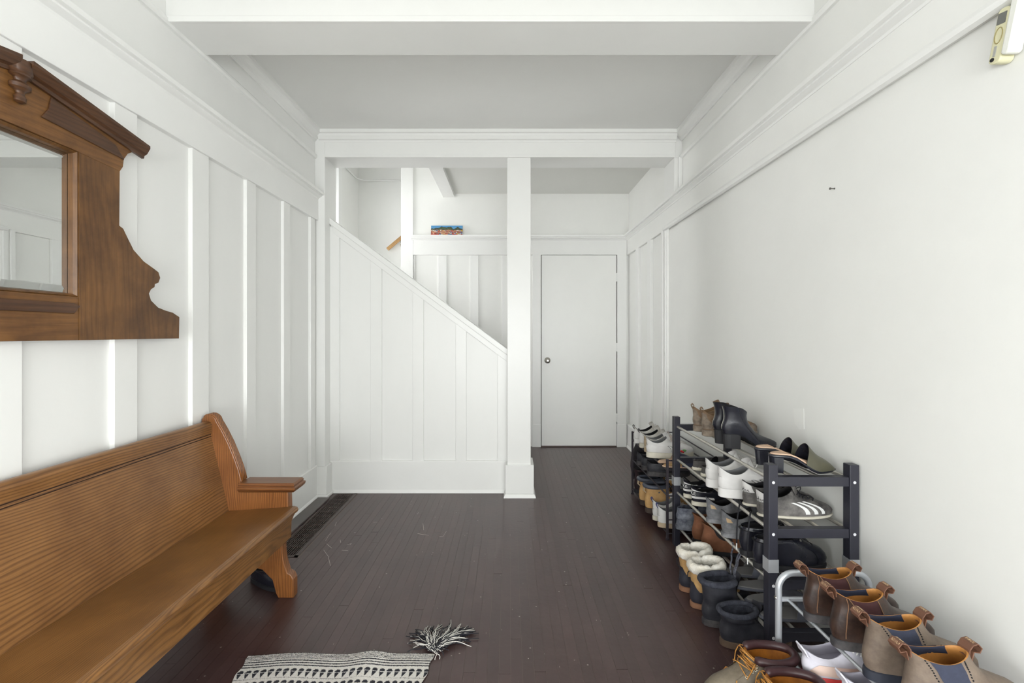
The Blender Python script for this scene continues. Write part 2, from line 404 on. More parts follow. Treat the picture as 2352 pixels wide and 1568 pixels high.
struct('baseboard_stair', mb, WHITE, 'tall white baseboard below the stair panelling', 'baseboard', bevel=0.002)

# far wall with door --------------------------------------------------------
DX0, DX1, DZ = 0.337, 1.140, 2.036
mb = MB().box(-1.03, DX0 - 0.004, YD, YD + 0.1, 0, 3.5).box(DX1 + 0.01, XR + 0.1, YD, YD + 0.1, 0, 3.5).box(DX0 - 0.004, DX1 + 0.01, YD, YD + 0.1, DZ + 0.008, 3.5)
wb = struct('wall_back', mb, PLASTER, 'white far wall holding the plain door', 'wall')
for u0, u1 in ((950, 953), (1007, 1026), (1080, 1099), (1153, 1172)):
    MB().box((u0 - VX) * YD / F, (u1 - VX) * YD / F, YD - 0.012, YD + 0.001, 0.3, 2.03).build('batten', WHITE, wb, bevel=0.0015)
MB().box(-1.02, 1.245, YD - 0.022, YD + 0.001, 2.037, ZF1).build('frieze_board', WHITE, wb, bevel=0.002)
mb = MB(); rail_back(mb, LEDGE, -1.04, XR - 0.03, YD)
struct('trim_14', mb, WHITE, 'white moulded plate rail on the far wall above the door', 'plate rail')
MB().box(-1.150, -1.022, YD - 0.02, YD + 0.12, 0, 3.5).build('corner_board', WHITE, wb, bevel=0.002)
for (x0, x1) in ((0.245, DX0 - 0.004), (DX1 + 0.003, XR - 0.028)):
    MB().box(x0, x1, YD - 0.026, YD + 0.001, 0, DZ + 0.002).build('door_casing', WHITE, wb, bevel=0.002)
    MB().box(x0 - 0.004, x1, YD - 0.030, YD + 0.001, 0, 0.24).build('plinth_block', WHITE, wb, bevel=0.002)
d1 = thing('door_1', 'plain white slab door with round metal knob at the far end', 'door', (DX0, YD - 0.016, 0.012), kind='structure')
DOORW = M('door_white', (248, 248, 244), 0.34, var=0.015, scale=2, bump=0.05, bscale=10)
MB().box(0.003, DX1 - DX0 - 0.004, 0, 0.04, 0, DZ - 0.014).build('door_leaf', DOORW, d1, bevel=0.002)
CHROME = M('brushed_nickel', (172, 168, 160), 0.28, metal=1.0)
kx, kz = 0.066, zz(827, YD) - 0.012
mb = MB().lathe([(0.031, 0), (0.032, 0.004), (0.026, 0.008), (0.013, 0.010), (0.012, 0.030), (0.024, 0.036), (0.028, 0.046), (0.026, 0.054), (0.014, 0.058), (0.010, 0.055)], 24, lambda a, b_, c: (kx + a, -c, kz + b_))
mb.build('door_knob', CHROME, d1, smooth=True, angle=0.6)
for hv in (637, 797, 958):
    hz = zz(hv, YD) - 0.012
    mb = MB()
    for k in range(5):
        mb.tube([(DX1 - DX0 + 0.001, -0.006, hz - 0.045 + k * 0.018), (DX1 - DX0 + 0.001, -0.006, hz - 0.045 + k * 0.018 + 0.0165)], 0.0062, 10)
    mb.box(DX1 - DX0 - 0.012, DX1 - DX0 + 0.014, -0.003, 0.001, hz - 0.045, hz + 0.045)
    mb.build('hinge', WHITE, d1, smooth=False)
DARKG = M('dark_gap', (40, 34, 32), 0.9)
MB().box(-0.004, DX1 - DX0 + 0.008, 0.006, 0.03, -0.012, -0.001).build('threshold', M('threshold_brown', (98, 84, 78), 0.5), d1)
MB().box(-0.006, DX1 - DX0 + 0.012, 0.05, 0.06, -0.012, DZ).build('gap_shade', DARKG, d1)  # dark sheet behind the leaf; the gap's shade is put into its colour

# stairwell beyond --------------------------------------------------------------
XW = -1.91
WY0, WY1, WZ0, WZ1 = 3.95, 5.045, 1.0, 3.15
mb = MB().box(XW - 0.12, XW, YB1 - 0.1, WY0, 0, 3.5).box(XW - 0.12, XW, WY1, 5.87, 0, 3.5).box(XW - 0.12, XW, WY0, WY1, 0, WZ0).box(XW - 0.12, XW, WY0, WY1, WZ1, 3.5)
struct('wall_landing', mb, PLASTER, 'white stair landing wall with the window', 'wall')
mb = MB().box(XW, 0.4, 5.75, 5.87, 0, 3.5)
wst = struct('wall_stairwell', mb, PLASTER, 'white wall at the back of the stairwell', 'wall')
mb = MB().box(XW - 0.1, 0.4, YB1 - 0.05, 5.87, 3.5, 3.58)
struct('ceiling_stairwell', mb, CEIL, 'high white ceiling over the stairwell', 'ceiling')
mb = MB().box(XW - 0.1, -0.585, YB1 - 0.06, YB1 - 0.002, ZB + 0.1, 3.5).box(XW - 0.1, XL - 0.12, YB1 - 0.06, YB1 - 0.002, 0, ZB + 0.2).box(-0.585, -0.50, YB1, YD, ZC + 0.081, 3.5).box(0.28, 0.4, YD + 0.1, 5.75, 0, 3.5)
struct('wall_void', mb, PLASTER, 'white upper walls around the stair void', 'wall')
struct('trim_15', MB().box(-0.705, -0.583, YB1, YD, 2.652, 2.80), CEIL, 'white header joist at the edge of the stair void', 'beam')
# picture rail in the stairwell with rounded corner
path = [(XW + 0.012, 4.9 + 0.1 * k, 3.13) for k in range(6)]
for k in range(9):
    a = k / 8 * PI / 2
    path.append((XW + 0.012 + 0.12 * (1 - math.cos(a)), 5.738 - 0.12 + 0.12 * math.sin(a), 3.13))
path += [(-1.6, 5.738, 3.13), (-0.9, 5.738, 3.13)]
struct('trim_16', MB().tube(path, 0.008, 8), WHITE, 'thin white rail curving round the stairwell corner', 'moulding', smooth=True)
w1 = thing('window_1', 'tall white stair landing window with daylight behind it', 'window', (XW, WY0, WZ0), kind='structure')
WH, WW = WZ1 - WZ0, WY1 - WY0
MB().box(0.0004, 0.02, WW - 0.004, WW + 0.10, -0.1, WH + 0.1).build('window_casing', WHITE, w1, bevel=0.003)
MB().box(0.0004, 0.02, -0.10, 0.004, -0.1, WH + 0.1).build('window_casing', WHITE, w1, bevel=0.003)
MB().box(0.0006, 0.05, -0.12, WW + 0.12, -0.04, 0.001).build('window_sill', WHITE, w1, bevel=0.003)
mb = MB().box(-0.09, -0.05, 0, 0.05, 0, WH).box(-0.09, -0.05, WW - 0.05, WW, 0, WH).box(-0.09, -0.05, 0, WW, 0, 0.05).box(-0.09, -0.05, 0, WW, WH - 0.05, WH).box(-0.09, -0.05, 0, WW, WH / 2 - 0.02, WH / 2 + 0.02)
mb.build('sash', WHITE, w1)
gm = bpy.data.materials.new('window_glass'); gm.use_nodes = True
gb = gm.node_tree.nodes['Principled BSDF']; gb.inputs['Transmission Weight'].default_value = 1.0; gb.inputs['Roughness'].default_value = 0.0; gb.inputs['IOR'].default_value = 1.01
for z0 in (0.05, WH / 2 + 0.02):
    MB().box(-0.072, -0.069, 0.05, WW - 0.05, z0, z0 + WH / 2 - 0.07).build('pane', gm, w1)
# stair flight behind the panelled wall
fl = thing('staircase', 'white stair flight climbing left behind the panelled wall', 'stairs', (0, YB1 + 0.02, 0), kind='structure')
TREAD = M('stair_tread_brown', (74, 58, 52), 0.4, var=0.1)
for k in range(6):
    xs = -0.03 - 0.245 * k
    MB().box(xs - 0.245, xs, 0, YD - YB1 - 0.05, 0 if k == 0 else 0.18 * k - 0.02, 0.18 * (k + 1) - 0.03).build('riser', WHITE, fl)
    MB().box(xs - 0.25, xs + 0.025, 0, YD - YB1 - 0.05, 0.18 * (k + 1) - 0.03, 0.18 * (k + 1)).build('tread', TREAD, fl)
MB().box(XW, -1.5, 0, 5.75 - YB1 - 0.02, 1.05, 1.08).build('landing', TREAD, fl)
# handrail
hr = thing('handrail', 'light oak handrail on the stairwell back wall', 'handrail', (0, 5.69, 0), kind='thing')
P0 = Vector((-1.525, 0, 2.254)); P1 = Vector((-0.55, 0, 2.254 + 0.975 * 0.84))
OAK = wood('oak_rail', (214, 170, 112), (176, 128, 74), 0.4, 'x', (0.5, 0, 1), 40, contrast=0.5)
MB().tube([P0, P1], 0.022, 14).build('rail', OAK, hr, smooth=True, angle=0.7)
for s_ in (0.165, 0.75):
    p = P0.lerp(P1, s_)
    MB().tube([p + Vector((0, 0, -0.02)), p + Vector((0.005, 0.02, -0.05)), p + Vector((0.01, 0.055, -0.075))], 0.006, 8).lathe([(0.026, 0), (0.024, 0.006), (0.01, 0.010)], 14, lambda a, b_, c, p=p: (p.x + 0.01 + a, 0.06 - c, p.z - 0.075 + b_)).build('bracket', CHROME, hr, smooth=True, angle=0.6)

# unseen front room widened for the light: rear wall, side walls with window openings
mb = MB().box(-3.5, -1.35, YR - 0.1, YR, 0, ZC).box(1.35, 3.3, YR - 0.1, YR, 0, ZC).box(-1.35, 1.35, YR - 0.1, YR, 2.15, ZC).box(-1.35, 1.35, YR - 0.1, YR, 0, 0.18)
for x0, x1 in ((-3.5, -3.4), (3.2, 3.3)):
    mb.box(x0, x1, YR, -3.65, 0, ZC).box(x0, x1, -0.95, YO, 0, ZC).box(x0, x1, -3.65, -0.95, 2.25, ZC).box(x0, x1, -3.65, -0.95, 0, 0.25)
mb.box(-3.5, XL, YO - 0.1, YO, 0, ZC).box(XR, 3.3, YO - 0.1, YO, 0, ZC)
wre = struct('wall_rear', mb, PLASTER, 'white walls of the unseen front room made wide for side light', 'wall')
mb_h = MB().box(XL, XR, YO - 0.1, YO, 2.03, ZC)
struct('trim_light_block', mb_h, WHITE, 'unseen white header added to keep light off the ceiling beam', 'beam')  # added out of view to block light from the near beam front
for xq in (-1.35, -0.45, 0.39, 1.29):
    MB().box(xq, xq + 0.06, YR - 0.08, YR - 0.02, 0.18, 2.15).build('mullion', WHITE, wre)

# ------------------------------------------------------------------ floor register
REG = M('register_brown_metal', (76, 62, 58), 0.4)
rg = thing('floor_register', 'long brown metal floor register with slotted grille beside the left wall', 'floor vent', (0, 0, 0))
MB().box(GX0 - 0.001, GX1 + 0.001, GY0 - 0.001, GY1 + 0.001, -0.0155, -0.0125).build('duct_dark', M('duct_shade_black', (12, 9, 9), 0.9), rg)  # black sheet just under the bars; the duct's darkness is put into its colour
for (a, b_, c, d) in ((GX0, GX0 + 0.012, GY0, GY1), (GX1 - 0.022, GX1, GY0, GY1), (GX0, GX1, GY0, GY0 + 0.022), (GX0, GX1, GY1 - 0.016, GY1)):
    MB().box(a, b_, c, d, -0.012, 0.0025).build('frame_bar', REG, rg, bevel=0.001)
nb = 10
for k in range(nb):
    xq = GX0 + 0.012 + (GX1 - GX0 - 0.034) * (k + 0.5) / nb
    MB().box(xq - 0.0020, xq + 0.0020, GY0 + 0.02, GY1 - 0.014, -0.006, 0.0015).build('grille_bar', REG, rg)
for k in range(13):
    yq = GY0 + 0.02 + (GY1 - GY0 - 0.036) * (k + 0.5) / 13
    MB().box(GX0 + 0.01, GX1 - 0.02, yq - 0.0018, yq + 0.0018, -0.006, 0.0022).build('cross_bar', REG, rg)
struct('trim_17', MB().box(XL + 0.036, GX0 - 0.006, 2.3, YB0 - 0.034, 0, 0.014), M('cover_strip_grey', (92, 84, 82), 0.32, var=0.08, scale=6), 'raised grey-brown board between floor register and left wall', 'board', bevel=0.003)

# scuffed paint marks on the boards and a filled patch on the plaster
mb = MB()
for poly in (((408, 190), (402, 207)), ((385, 236), (372, 252), (360, 272)), ((365, 285), (388, 304)), ((352, 312), (372, 340), (382, 382)), ((432, 313), (460, 316)), ((455, 290), (475, 283)), ((425, 268), (427, 280)), ((570, 190), (588, 190)), ((766, 240), (815, 248)), ((862, 253), (880, 254)), ((893, 230), (880, 250)), ((790, 195), (793, 225)), ((770, 145), (766, 155)), ((485, 236), (494, 236))):
    pts = []
    for a, b_ in poly:
        v = 1100 + b_ * 0.521; d = CAM_H * F / (v - VY); pts.append(((560 + a * 0.521 - VX) * d / F, d, -0.0002))
    mb.tube(pts, 0.0011, 5)
o = mb.build('scuff_marks', M('bare_scuff', (206, 198, 190), 0.8), floor); o['kind'] = 'stuff'
pp = [(wy(u, XR - 0.0005), zz(v, wy(u, XR - 0.0005))) for u, v in ((1822, 938), (1846, 938), (1847, 985), (1836, 986), (1825, 972))]
MB().prism(pp, 0.0006, 0.0, lambda p, q, w: (XR - w, p, q)).build('plaster_patch', M('filler_white', (250, 250, 246), 0.6), wr)

# ------------------------------------------------------------------ pew bench
PINE_Y = wood('pew_pine_long', (152, 108, 62), (98, 64, 34), 0.36, 'y', (0.15, 0, 1.0), 88, 5.0, 0.20, 3.0, contrast=0.72, blotch=(0.68, 0.62, 0.56))
PINE_S = wood('pew_pine_seat', (150, 106, 58), (96, 62, 31), 0.36, 'y', (1.0, 0, 0.4), 150, 7.0, 0.20, 3.4, contrast=0.62, blotch=(0.62, 0.57, 0.50))
PINE_X = wood('pew_pine_across', (142, 92, 50), (94, 56, 30), 0.36, 'x', (0, 1, 1), 90, 1.5, 0.12, 4)
PINE_Z = wood('pew_pine_upright', (152, 98, 52), (98, 58, 28), 0.34, 'z', (1, 0.6, 0), 105, 5.0, 0.2, 4, contrast=0.6)
DARKL = M('pew_groove_dark', (52, 30, 18), 0.6)
BY0, BY1 = 0.02, 2.075          # bench runs along the left wall; BY1 inner face of the far end panel
pew = thing('pew_bench', 'long varnished pine church pew with carved end panel against the left wall', 'bench', (0, 0, 0))
# seat: profile in (x, z)
seat = [(-1.290, 0.398), (-0.985, 0.418), (-0.972, 0.414), (-0.966, 0.404), (-0.970, 0.392), (-0.984, 0.386), (-1.290, 0.366)]
MB().prism(seat, BY0 + 0.04, BY1 + 0.012, lambda p, q, w: (p, w, q)).build('seat', PINE_S, pew, bevel=0.003)
MB().prism([(-0.992, 0.388), (-1.014, 0.388), (-1.014, 0.280), (-0.994, 0.280)], BY0 + 0.04, BY1, lambda p, q, w: (p, w, q)).build('seat_apron', PINE_S, pew, bevel=0.002)
# backrest leaning back
def backx(z): return -1.280 - (z - 0.40) * 0.235
bk = [(backx(0.37), 0.37), (backx(0.765), 0.765), (backx(0.765) - 0.024, 0.765), (backx(0.37) - 0.024, 0.37)]
MB().prism(bk, BY0 + 0.04, BY1, lambda p, q, w: (p, w, q)).build('backrest', PINE_Y, pew)
rp = [(backx(0.752) + 0.006, 0.752)]
for k in range(9):
    a = -0.3 + k / 8 * (PI + 0.5)
    rp.append((backx(0.79) - 0.006 + 0.022 * math.cos(a), 0.788 + 0.020 * math.sin(a)))
rp.append((backx(0.752) - 0.030, 0.752))
tr = MB().prism(rp, BY0 + 0.04, BY1, lambda p, q, w: (p, w, q)).build('top_rail', PINE_Y, pew, smooth=True, angle=0.6)
for dz in (0.748, 0.7385):
    MB().box(backx(dz) - 0.004, backx(dz) + 0.0012, BY0 + 0.04, BY1, dz - 0.0016, dz + 0.0016).build('groove', DARKL, tr)
# end panels
def end_profile():
    pts = [(-0.985, 0.0), (-0.985, 0.085), (-0.995, 0.105)]
    for k in range(9):                       # concave front edge of the foot
        t = k / 8; z = 0.115 + t * 0.245
        pts.append((-1.000 - 0.036 * math.sin(PI * (0.12 + 0.86 * t)) , z))
    pts += [(-0.996, 0.37), (-1.008, 0.40), (-1.010, 0.49)]
    pts += [(-1.218, 0.49), (-1.222, 0.535), (-1.235, 0.585), (-1.255, 0.640), (-1.282, 0.705), (-1.312, 0.765), (-1.335, 0.803)]
    for k in range(7):
        a = 0.55 + k / 6 * 2.2
        pts.append((-1.372 + 0.036 * math.cos(a), 0.800 + 0.036 * math.sin(a)))
    pts += [(-1.408, 0.74), (-1.404, 0.20), (-1.404, 0.0), (-1.340, 0.0)]
    for k in range(7):                       # arch between the feet
        a = PI - k / 6 * PI
        pts.append((-1.190 + 0.125 * math.cos(a), 0.02 + 0.125 * math.sin(a)))
    pts += [(-1.055, 0.0)]
    return pts
EP = end_profile()
for y0, y1 in ((BY1, BY1 + 0.042), (BY0, BY0 + 0.042)):
    e = MB().prism(EP, y0, y1, lambda p, q, w: (p, w, q)).build('end_panel', PINE_Z, pew, bevel=0.004)
    # reeded edge following the curve of the back
    curve = [(p, q) for p, q in EP if q > 0.53 and p < -1.2 and not (p < -1.40)]
    for k in range(4):
        yy = y0 + 0.007 + 0.0094 * k
        MB().tube([(p + 0.0015, yy, q + 0.001) for p, q in curve], 0.0048, 6).build('reed', PINE_Z, e, smooth=True)
    ym = (y0 + y1) / 2
    arm = []
    for off, z in ((-0.006, 0.488), (0.010, 0.490), (0.020, 0.500), (0.022, 0.512), (0.014, 0.516), (0.016, 0.524), (0.010, 0.532)):
        arm.append([(-1.222, ym - 0.034 - off, z), (-0.984 + off, ym - 0.034 - off, z), (-0.984 + off, ym + 0.034 + off, z), (-1.222, ym + 0.034 + off, z)])
    MB().loft(arm, True, True).build('armrest', PINE_X, pew, bevel=0.002)

# ------------------------------------------------------------------ mirror on the left wall
XM = -1.374
MWOOD = wood('mirror_walnut', (124, 86, 46), (90, 59, 31), 0.45, 'z', (0.3, 1, 0), 34, 4.0, 0.2, 3.0, coat=0.06, blotch=(0.40, 0.36, 0.34), contrast=0.4, bscale=5)
MWOOD_Y = wood('mirror_walnut_rail', (128, 88, 46), (92, 60, 31), 0.45, 'y', (0.3, 0, 1), 40, 4.0, 0.2, 3.0, coat=0.06, blotch=(0.48, 0.43, 0.40), contrast=0.4, bscale=5)
MDARK = wood('mirror_dark_moulding', (90, 60, 38), (58, 37, 24), 0.42, 'y', (0.5, 0, 1), 60, 3.5, 0.15, 3.0, coat=0.1, bscale=7, contrast=0.5)
def mp_(u, v, X=XM):
    d = wy(u, X); return (d, zz(v, d))
YC = 1.268
right = [mp_(*p) for p in ((411, 777), (412, 728), (397, 718), (380, 713), (363, 706), (347, 690), (342, 674), (347, 664), (355, 659), (356, 652), (364, 649), (368, 638), (364, 625), (355, 618), (330, 600), (307, 574), (293, 546), (283, 525), (274, 518), (275, 386), (282, 383), (284, 366), (293, 353), (311, 347), (322, 345))]
zbot = right[0][1]
right = [(a, (zbot if i == 0 else z)) for i, (a, z) in enumerate(right)]
peak = (YC + 0.035, 1.982)
mirror = thing('wall_mirror', 'large walnut framed mirror with pediment top on the left wall', 'mirror', (XM, YC, zbot))
def rel(p): return (p[0] - YC, p[1] - zbot)
outl = [rel(p) for p in right] + [rel(peak)]
outl = outl + [(-y, z) for y, z in reversed(outl)]
# inner opening of the glass
i_br = rel(mp_(182, 682)); i_tr = rel(mp_(176, 345)); i_tl = rel(mp_(0, 272))
slope = (i_tl[1] - i_tr[1]) / (i_tl[0] - i_tr[0])
i_tc = (0.0, i_tr[1] + slope * (0 - i_tr[0]))
TH = 0.036
FX = lambda p, q, w: (w, p, q)
def half(sgn, poly): return [(sgn * y, z) for y, z in poly]
stile = [i for i in outl[:len(right)]]
# stile: everything outside the opening's edge; rails above and below
xi = i_br[0]
tip = rel(right[-1])
for s_ in (1, -1):
    poly = [(xi, 0.0)] + [rel(p) for p in right[:20]] + [(rel(right[19])[0], i_tr[1] - 0.010), (xi, i_tr[1] - 0.004)]
    MB().prism(half(s_, poly), -TH, 0, FX).build('stile', MWOOD, mirror, bevel=0.002)
MB().prism([(-xi, 0), (xi, 0), (xi, i_br[1]), (-xi, i_br[1])], -TH, -0.001, FX).build('bottom_rail', MWOOD_Y, mirror, bevel=0.002)
ped = [(xi, i_tr[1] - 0.004), (rel(right[19])[0], i_tr[1] - 0.010)] + [rel(p) for p in right[20:]] + [rel(peak)]
ped = ped + [(-y, z) for y, z in reversed(ped)]
ped += [(-xi, i_tr[1] - 0.002), (0, i_tc[1]), (xi, i_tr[1] - 0.002)]
MB().prism(ped, -TH, 0.001, FX).build('pediment', MWOOD_Y, mirror, bevel=0.001)
# cornice pieces
ca_, cb_ = rel(mp_(75, 140, XM + 0.03)), rel(mp_(343, 336, XM + 0.03))
for s_ in (1, -1):
    dz = 0.046
    prof = [(0.0, -dz), (0.010, -dz), (0.012, -dz + 0.010), (0.022, -dz + 0.016), (0.030, -0.016), (0.034, -0.010), (0.034, 0.0), (0.0, 0.0)]
    rings = [[(px_, s_ * c[0], c[1] + pz) for px_, pz in prof] for c in (ca_, cb_)]
    MB().loft(rings, True, True).build('cornice', MDARK, mirror)
    # applied panel with a scooped end on the pediment
    q = [rel(mp_(*p)) for p in ((91, 268), (108, 250), (114, 222), (262, 332), (283, 367))]
    MB().prism([(s_ * a, b_) for a, b_ in q], 0.0, 0.006, FX).build('applied_panel', MDARK, mirror, bevel=0.002)
q = [rel(mp_(*p)) for p in ((182, 694), (184, 712), (150, 720), (150, 698))]
pl_ = [(-q[0][0] + 0.02, q[0][1] - 0.004), (q[0][0] - 0.02, q[0][1] - 0.004), (q[0][0], (q[0][1] + q[1][1]) / 2), (q[0][0] - 0.02, q[1][1] - 0.012), (-q[0][0] + 0.02, q[1][1] - 0.012), (-q[0][0], (q[0][1] + q[1][1]) / 2)]
MB().prism(pl_, -0.001, 0.005, FX).build('applied_panel', MDARK, mirror, bevel=0.002)
# turned drop finial in the middle of the pediment
zt = peak[1] - zbot - 0.012
MB().lathe([(0.004, zt), (0.026, zt - 0.002), (0.030, zt - 0.034), (0.024, zt - 0.040), (0.026, zt - 0.046), (0.015, zt - 0.052), (0.013, zt - 0.060), (0.026, zt - 0.070), (0.025, zt - 0.080), (0.012, zt - 0.088), (0.010, zt - 0.096), (0.015, zt - 0.104), (0.014, zt - 0.116), (0.004, zt - 0.122)], 18, lambda a, b_, c: (0.010 + a * 0.75, b_, c)).build('drop_finial', MDARK, mirror, smooth=True, angle=0.8)
# inner beading and bevelled glass
ins = [(-xi, i_br[1]), (xi, i_br[1]), (xi, i_tr[1]), (0, i_tc[1]), (-xi, i_tr[1])]
def inset(poly, k):
    cx = sum(p[0] for p in poly) / len(poly); cz = sum(p[1] for p in poly) / len(poly)
    return [(p[0] + (k if p[0] < cx - 0.01 else -k if p[0] > cx + 0.01 else 0), p[1] + (k if p[1] < cz else -k)) for p in poly]
rings = [[(-0.006, p, q) for p, q in ins], [(-0.003, p, q) for p, q in inset(ins, 0.003)], [(-0.012, p, q) for p, q in inset(ins, 0.009)], [(-0.026, p, q) for p, q in inset(ins, 0.011)]]
MB().loft(rings).build('inner_beading', MWOOD, mirror)
GLASS = M('mirror_silver', (232, 234, 232), 0.015, metal=1.0)
g0 = inset(ins, 0.010); g1 = inset(ins, 0.034)
MB().loft([[(-0.027, p, q) for p, q in g0], [(-0.0225, p, q) for p, q in g1]], False, True).build('mirror_glass', GLASS, mirror)

# ------------------------------------------------------------------ painting on the plate rail
pnt = thing('painting', 'small colourful mountain village painting leaning on the plate rail', 'painting', (-0.828, YD - 0.052, 2.2425))
pnt.rotation_euler = (-0.22, 0, 0)
PW, PH = 0.334, 0.103
MB().box(0, PW, 0, 0.012, 0, PH).build('panel', M('painting_edge', (206, 188, 160), 0.7), pnt)
NX, NZ = 132, 40
rp_ = random.Random(4)
def ridge(xq):
    return 0.66 + 0.035 * math.sin(xq * 23) + 0.02 * math.sin(xq * 61) + 0.22 * max(0, min(1, (0.235 - abs(xq - 0.46)) / 0.07)) * 0.85 + 0.20 * max(0, 1 - abs(xq - 0.83) / 0.09) + 0.14 * max(0, 1 - abs(xq - 0.19) / 0.09)
houses = []
for lvl in range(5):
    xq = -0.02
    while xq < 1.0:
        w = rp_.uniform(0.03, 0.075); houses.append((xq, xq + w, 0.46 - 0.105 * lvl, rp_.uniform(0.10, 0.17), rp_.choice([(236, 224, 200), (226, 120, 96), (200, 60, 50), (232, 190, 110), (240, 236, 226), (120, 150, 190), (236, 160, 120), (238, 200, 40) if xq > 0.75 else (214, 168, 140)]), rp_.choice([(150, 60, 44), (96, 62, 56), (178, 84, 60), (70, 66, 80)]), rp_.random()))
        xq += w * rp_.uniform(0.8, 1.1)
def pcol(a, b_):
    r_ = ridge(a); col_ = None
    if b_ > r_: col_ = (84 + 60 * (1 - b_), 150 + 40 * (1 - b_), 205)
    elif b_ > 0.5: 
        q = rp_.random(); col_ = (52, 58, 56) if q < 0.35 else (72, 92, 60) if q < 0.75 else (98, 116, 74)
        if r_ - b_ < 0.05: col_ = (44, 46, 52)
    else: col_ = (120, 92, 70)
    for x0, x1, zb, h, wc, rc, r1 in houses:
        if x0 <= a <= x1 and zb - 0.05 <= b_ <= zb + h - 0.05:
            t = (b_ - zb + 0.05) / h
            col_ = rc if t > 0.72 else wc
            if t < 0.55 and t > 0.2 and (int((a - x0) * 70 + r1 * 3) % 3 == 0): col_ = (60, 52, 58)
    return lin(col_)
vs = [(i / NX * PW, -0.0006, j / NZ * PH) for j in range(NZ + 1) for i in range(NX + 1)]
fs = [(j * (NX + 1) + i, j * (NX + 1) + i + 1, (j + 1) * (NX + 1) + i + 1, (j + 1) * (NX + 1) + i) for j in range(NZ) for i in range(NX)]
pc = MB().add(vs, fs).build('painted_canvas', attr_mat('village_paint', 0.6), pnt)
at = pc.data.color_attributes.new('tint', 'FLOAT_COLOR', 'POINT')
for i, v in enumerate(vs): at.data[i].color = (*pcol(v[0] / PW, v[2] / PH), 1)

# ------------------------------------------------------------------ woven rug
RX0, RX1, RY0, RY1 = -0.965, -0.290, 0.62, 1.712
rug = thing('woven_rug', 'black and cream woven flat rug with leaf motifs and corner tassel', 'rug', (0, 0, 0))
def rug_z(xq, yq):
    k = (RY1 - yq)
    return 0.004 + 0.013 * math.exp(-((xq + 0.52) / 0.06) ** 2) * math.exp(-k / 0.25) + 0.004 * math.exp(-((xq + 0.80) / 0.10) ** 2)
BLK, CRM, CRM2 = lin((40, 41, 48)), lin((222, 219, 214)), lin((206, 200, 188))
rr_ = random.Random(3)
def rug_c(xq, yq):
    d = RY1 - yq
    j = rr_.uniform(-0.0009, 0.0009); d += j
    base = CRM if rr_.random() < 0.75 else CRM2
    if d < 0.030:
        return BLK if (d % 0.0066) < 0.0027 else base
    for c in (0.038, 0.0505, 0.063):
        if abs(d - c) < 0.0026: return BLK
    if d > 0.072:
        per = 0.056; row = int((d - 0.072) / per); e = (d - 0.072) - row * per
        if row % 4 == 3:
            return BLK if (e % 0.014) < 0.005 else base
        a = ((xq - RX0) / 0.0262 + 0.5 * (row % 2)) % 1.0 - 0.5
        if abs(e - 0.021) < 0.0011: return CRM
        if 0.006 < e < 0.022:
            r_ = math.hypot(a * 0.0262 / 0.0098, (e - 0.0165) / 0.0105)
            if r_ < 1.0 + 0.1 * math.sin(a * 60): return BLK
        if 0.020 <= e < 0.046:
            if abs(a) * 0.0262 < 0.0085 * (1 - (e - 0.020) / 0.026) ** 0.8: return BLK
        if abs(e - 0.050) < 0.0015 and int(xq / 0.0024) % 2 == 0: return BLK
    return base
NXr, NYr = 420, 0
ysr = [RY1 - 0.0016 * k for k in range(170)] + [RY1 - 0.272 - 0.004 * k for k in range(1, 205)]
ysr = [y for y in ysr if y >= RY0]
vs = []; fs = []; cols = []
for j, y in enumerate(ysr):
    for i in range(NXr + 1):
        xq = RX0 + (RX1 - RX0) * i / NXr
        edge = 0.006 * math.sin(y * 23) + 0.004 * math.sin(y * 71)
        xe = xq + edge * (1 if xq > -0.6 else -1) * abs((xq + 0.63) / 0.34) 
        yw = y - 0.010 * (abs(xq + 0.52) / 0.45) + 0.004 * math.sin(xq * 14)
        vs.append((xe, yw, rug_z(xq, y) + 0.0006 * ((i + j) % 2))); cols.append(rug_c(xq, y))
n_ = NXr + 1
for j in range(len(ysr) - 1):
    for i in range(NXr):
        fs.append((j * n_ + i, (j + 1) * n_ + i, (j + 1) * n_ + i + 1, j * n_ + i + 1))
RUGM = attr_mat('rug_wool', 0.95)
rw = MB().add(vs, fs).build('weave', RUGM, rug)
at = rw.data.color_attributes.new('tint', 'FLOAT_COLOR', 'POINT')
at.data.foreach_set('color', [c for q in cols for c in (*q, 1.0)])
MB().box(RX0 + 0.01, RX1 - 0.01, RY0, RY1 - 0.02, 0.0005, 0.0035).build('backing', M('rug_backing', (60, 58, 58), 0.95), rug)
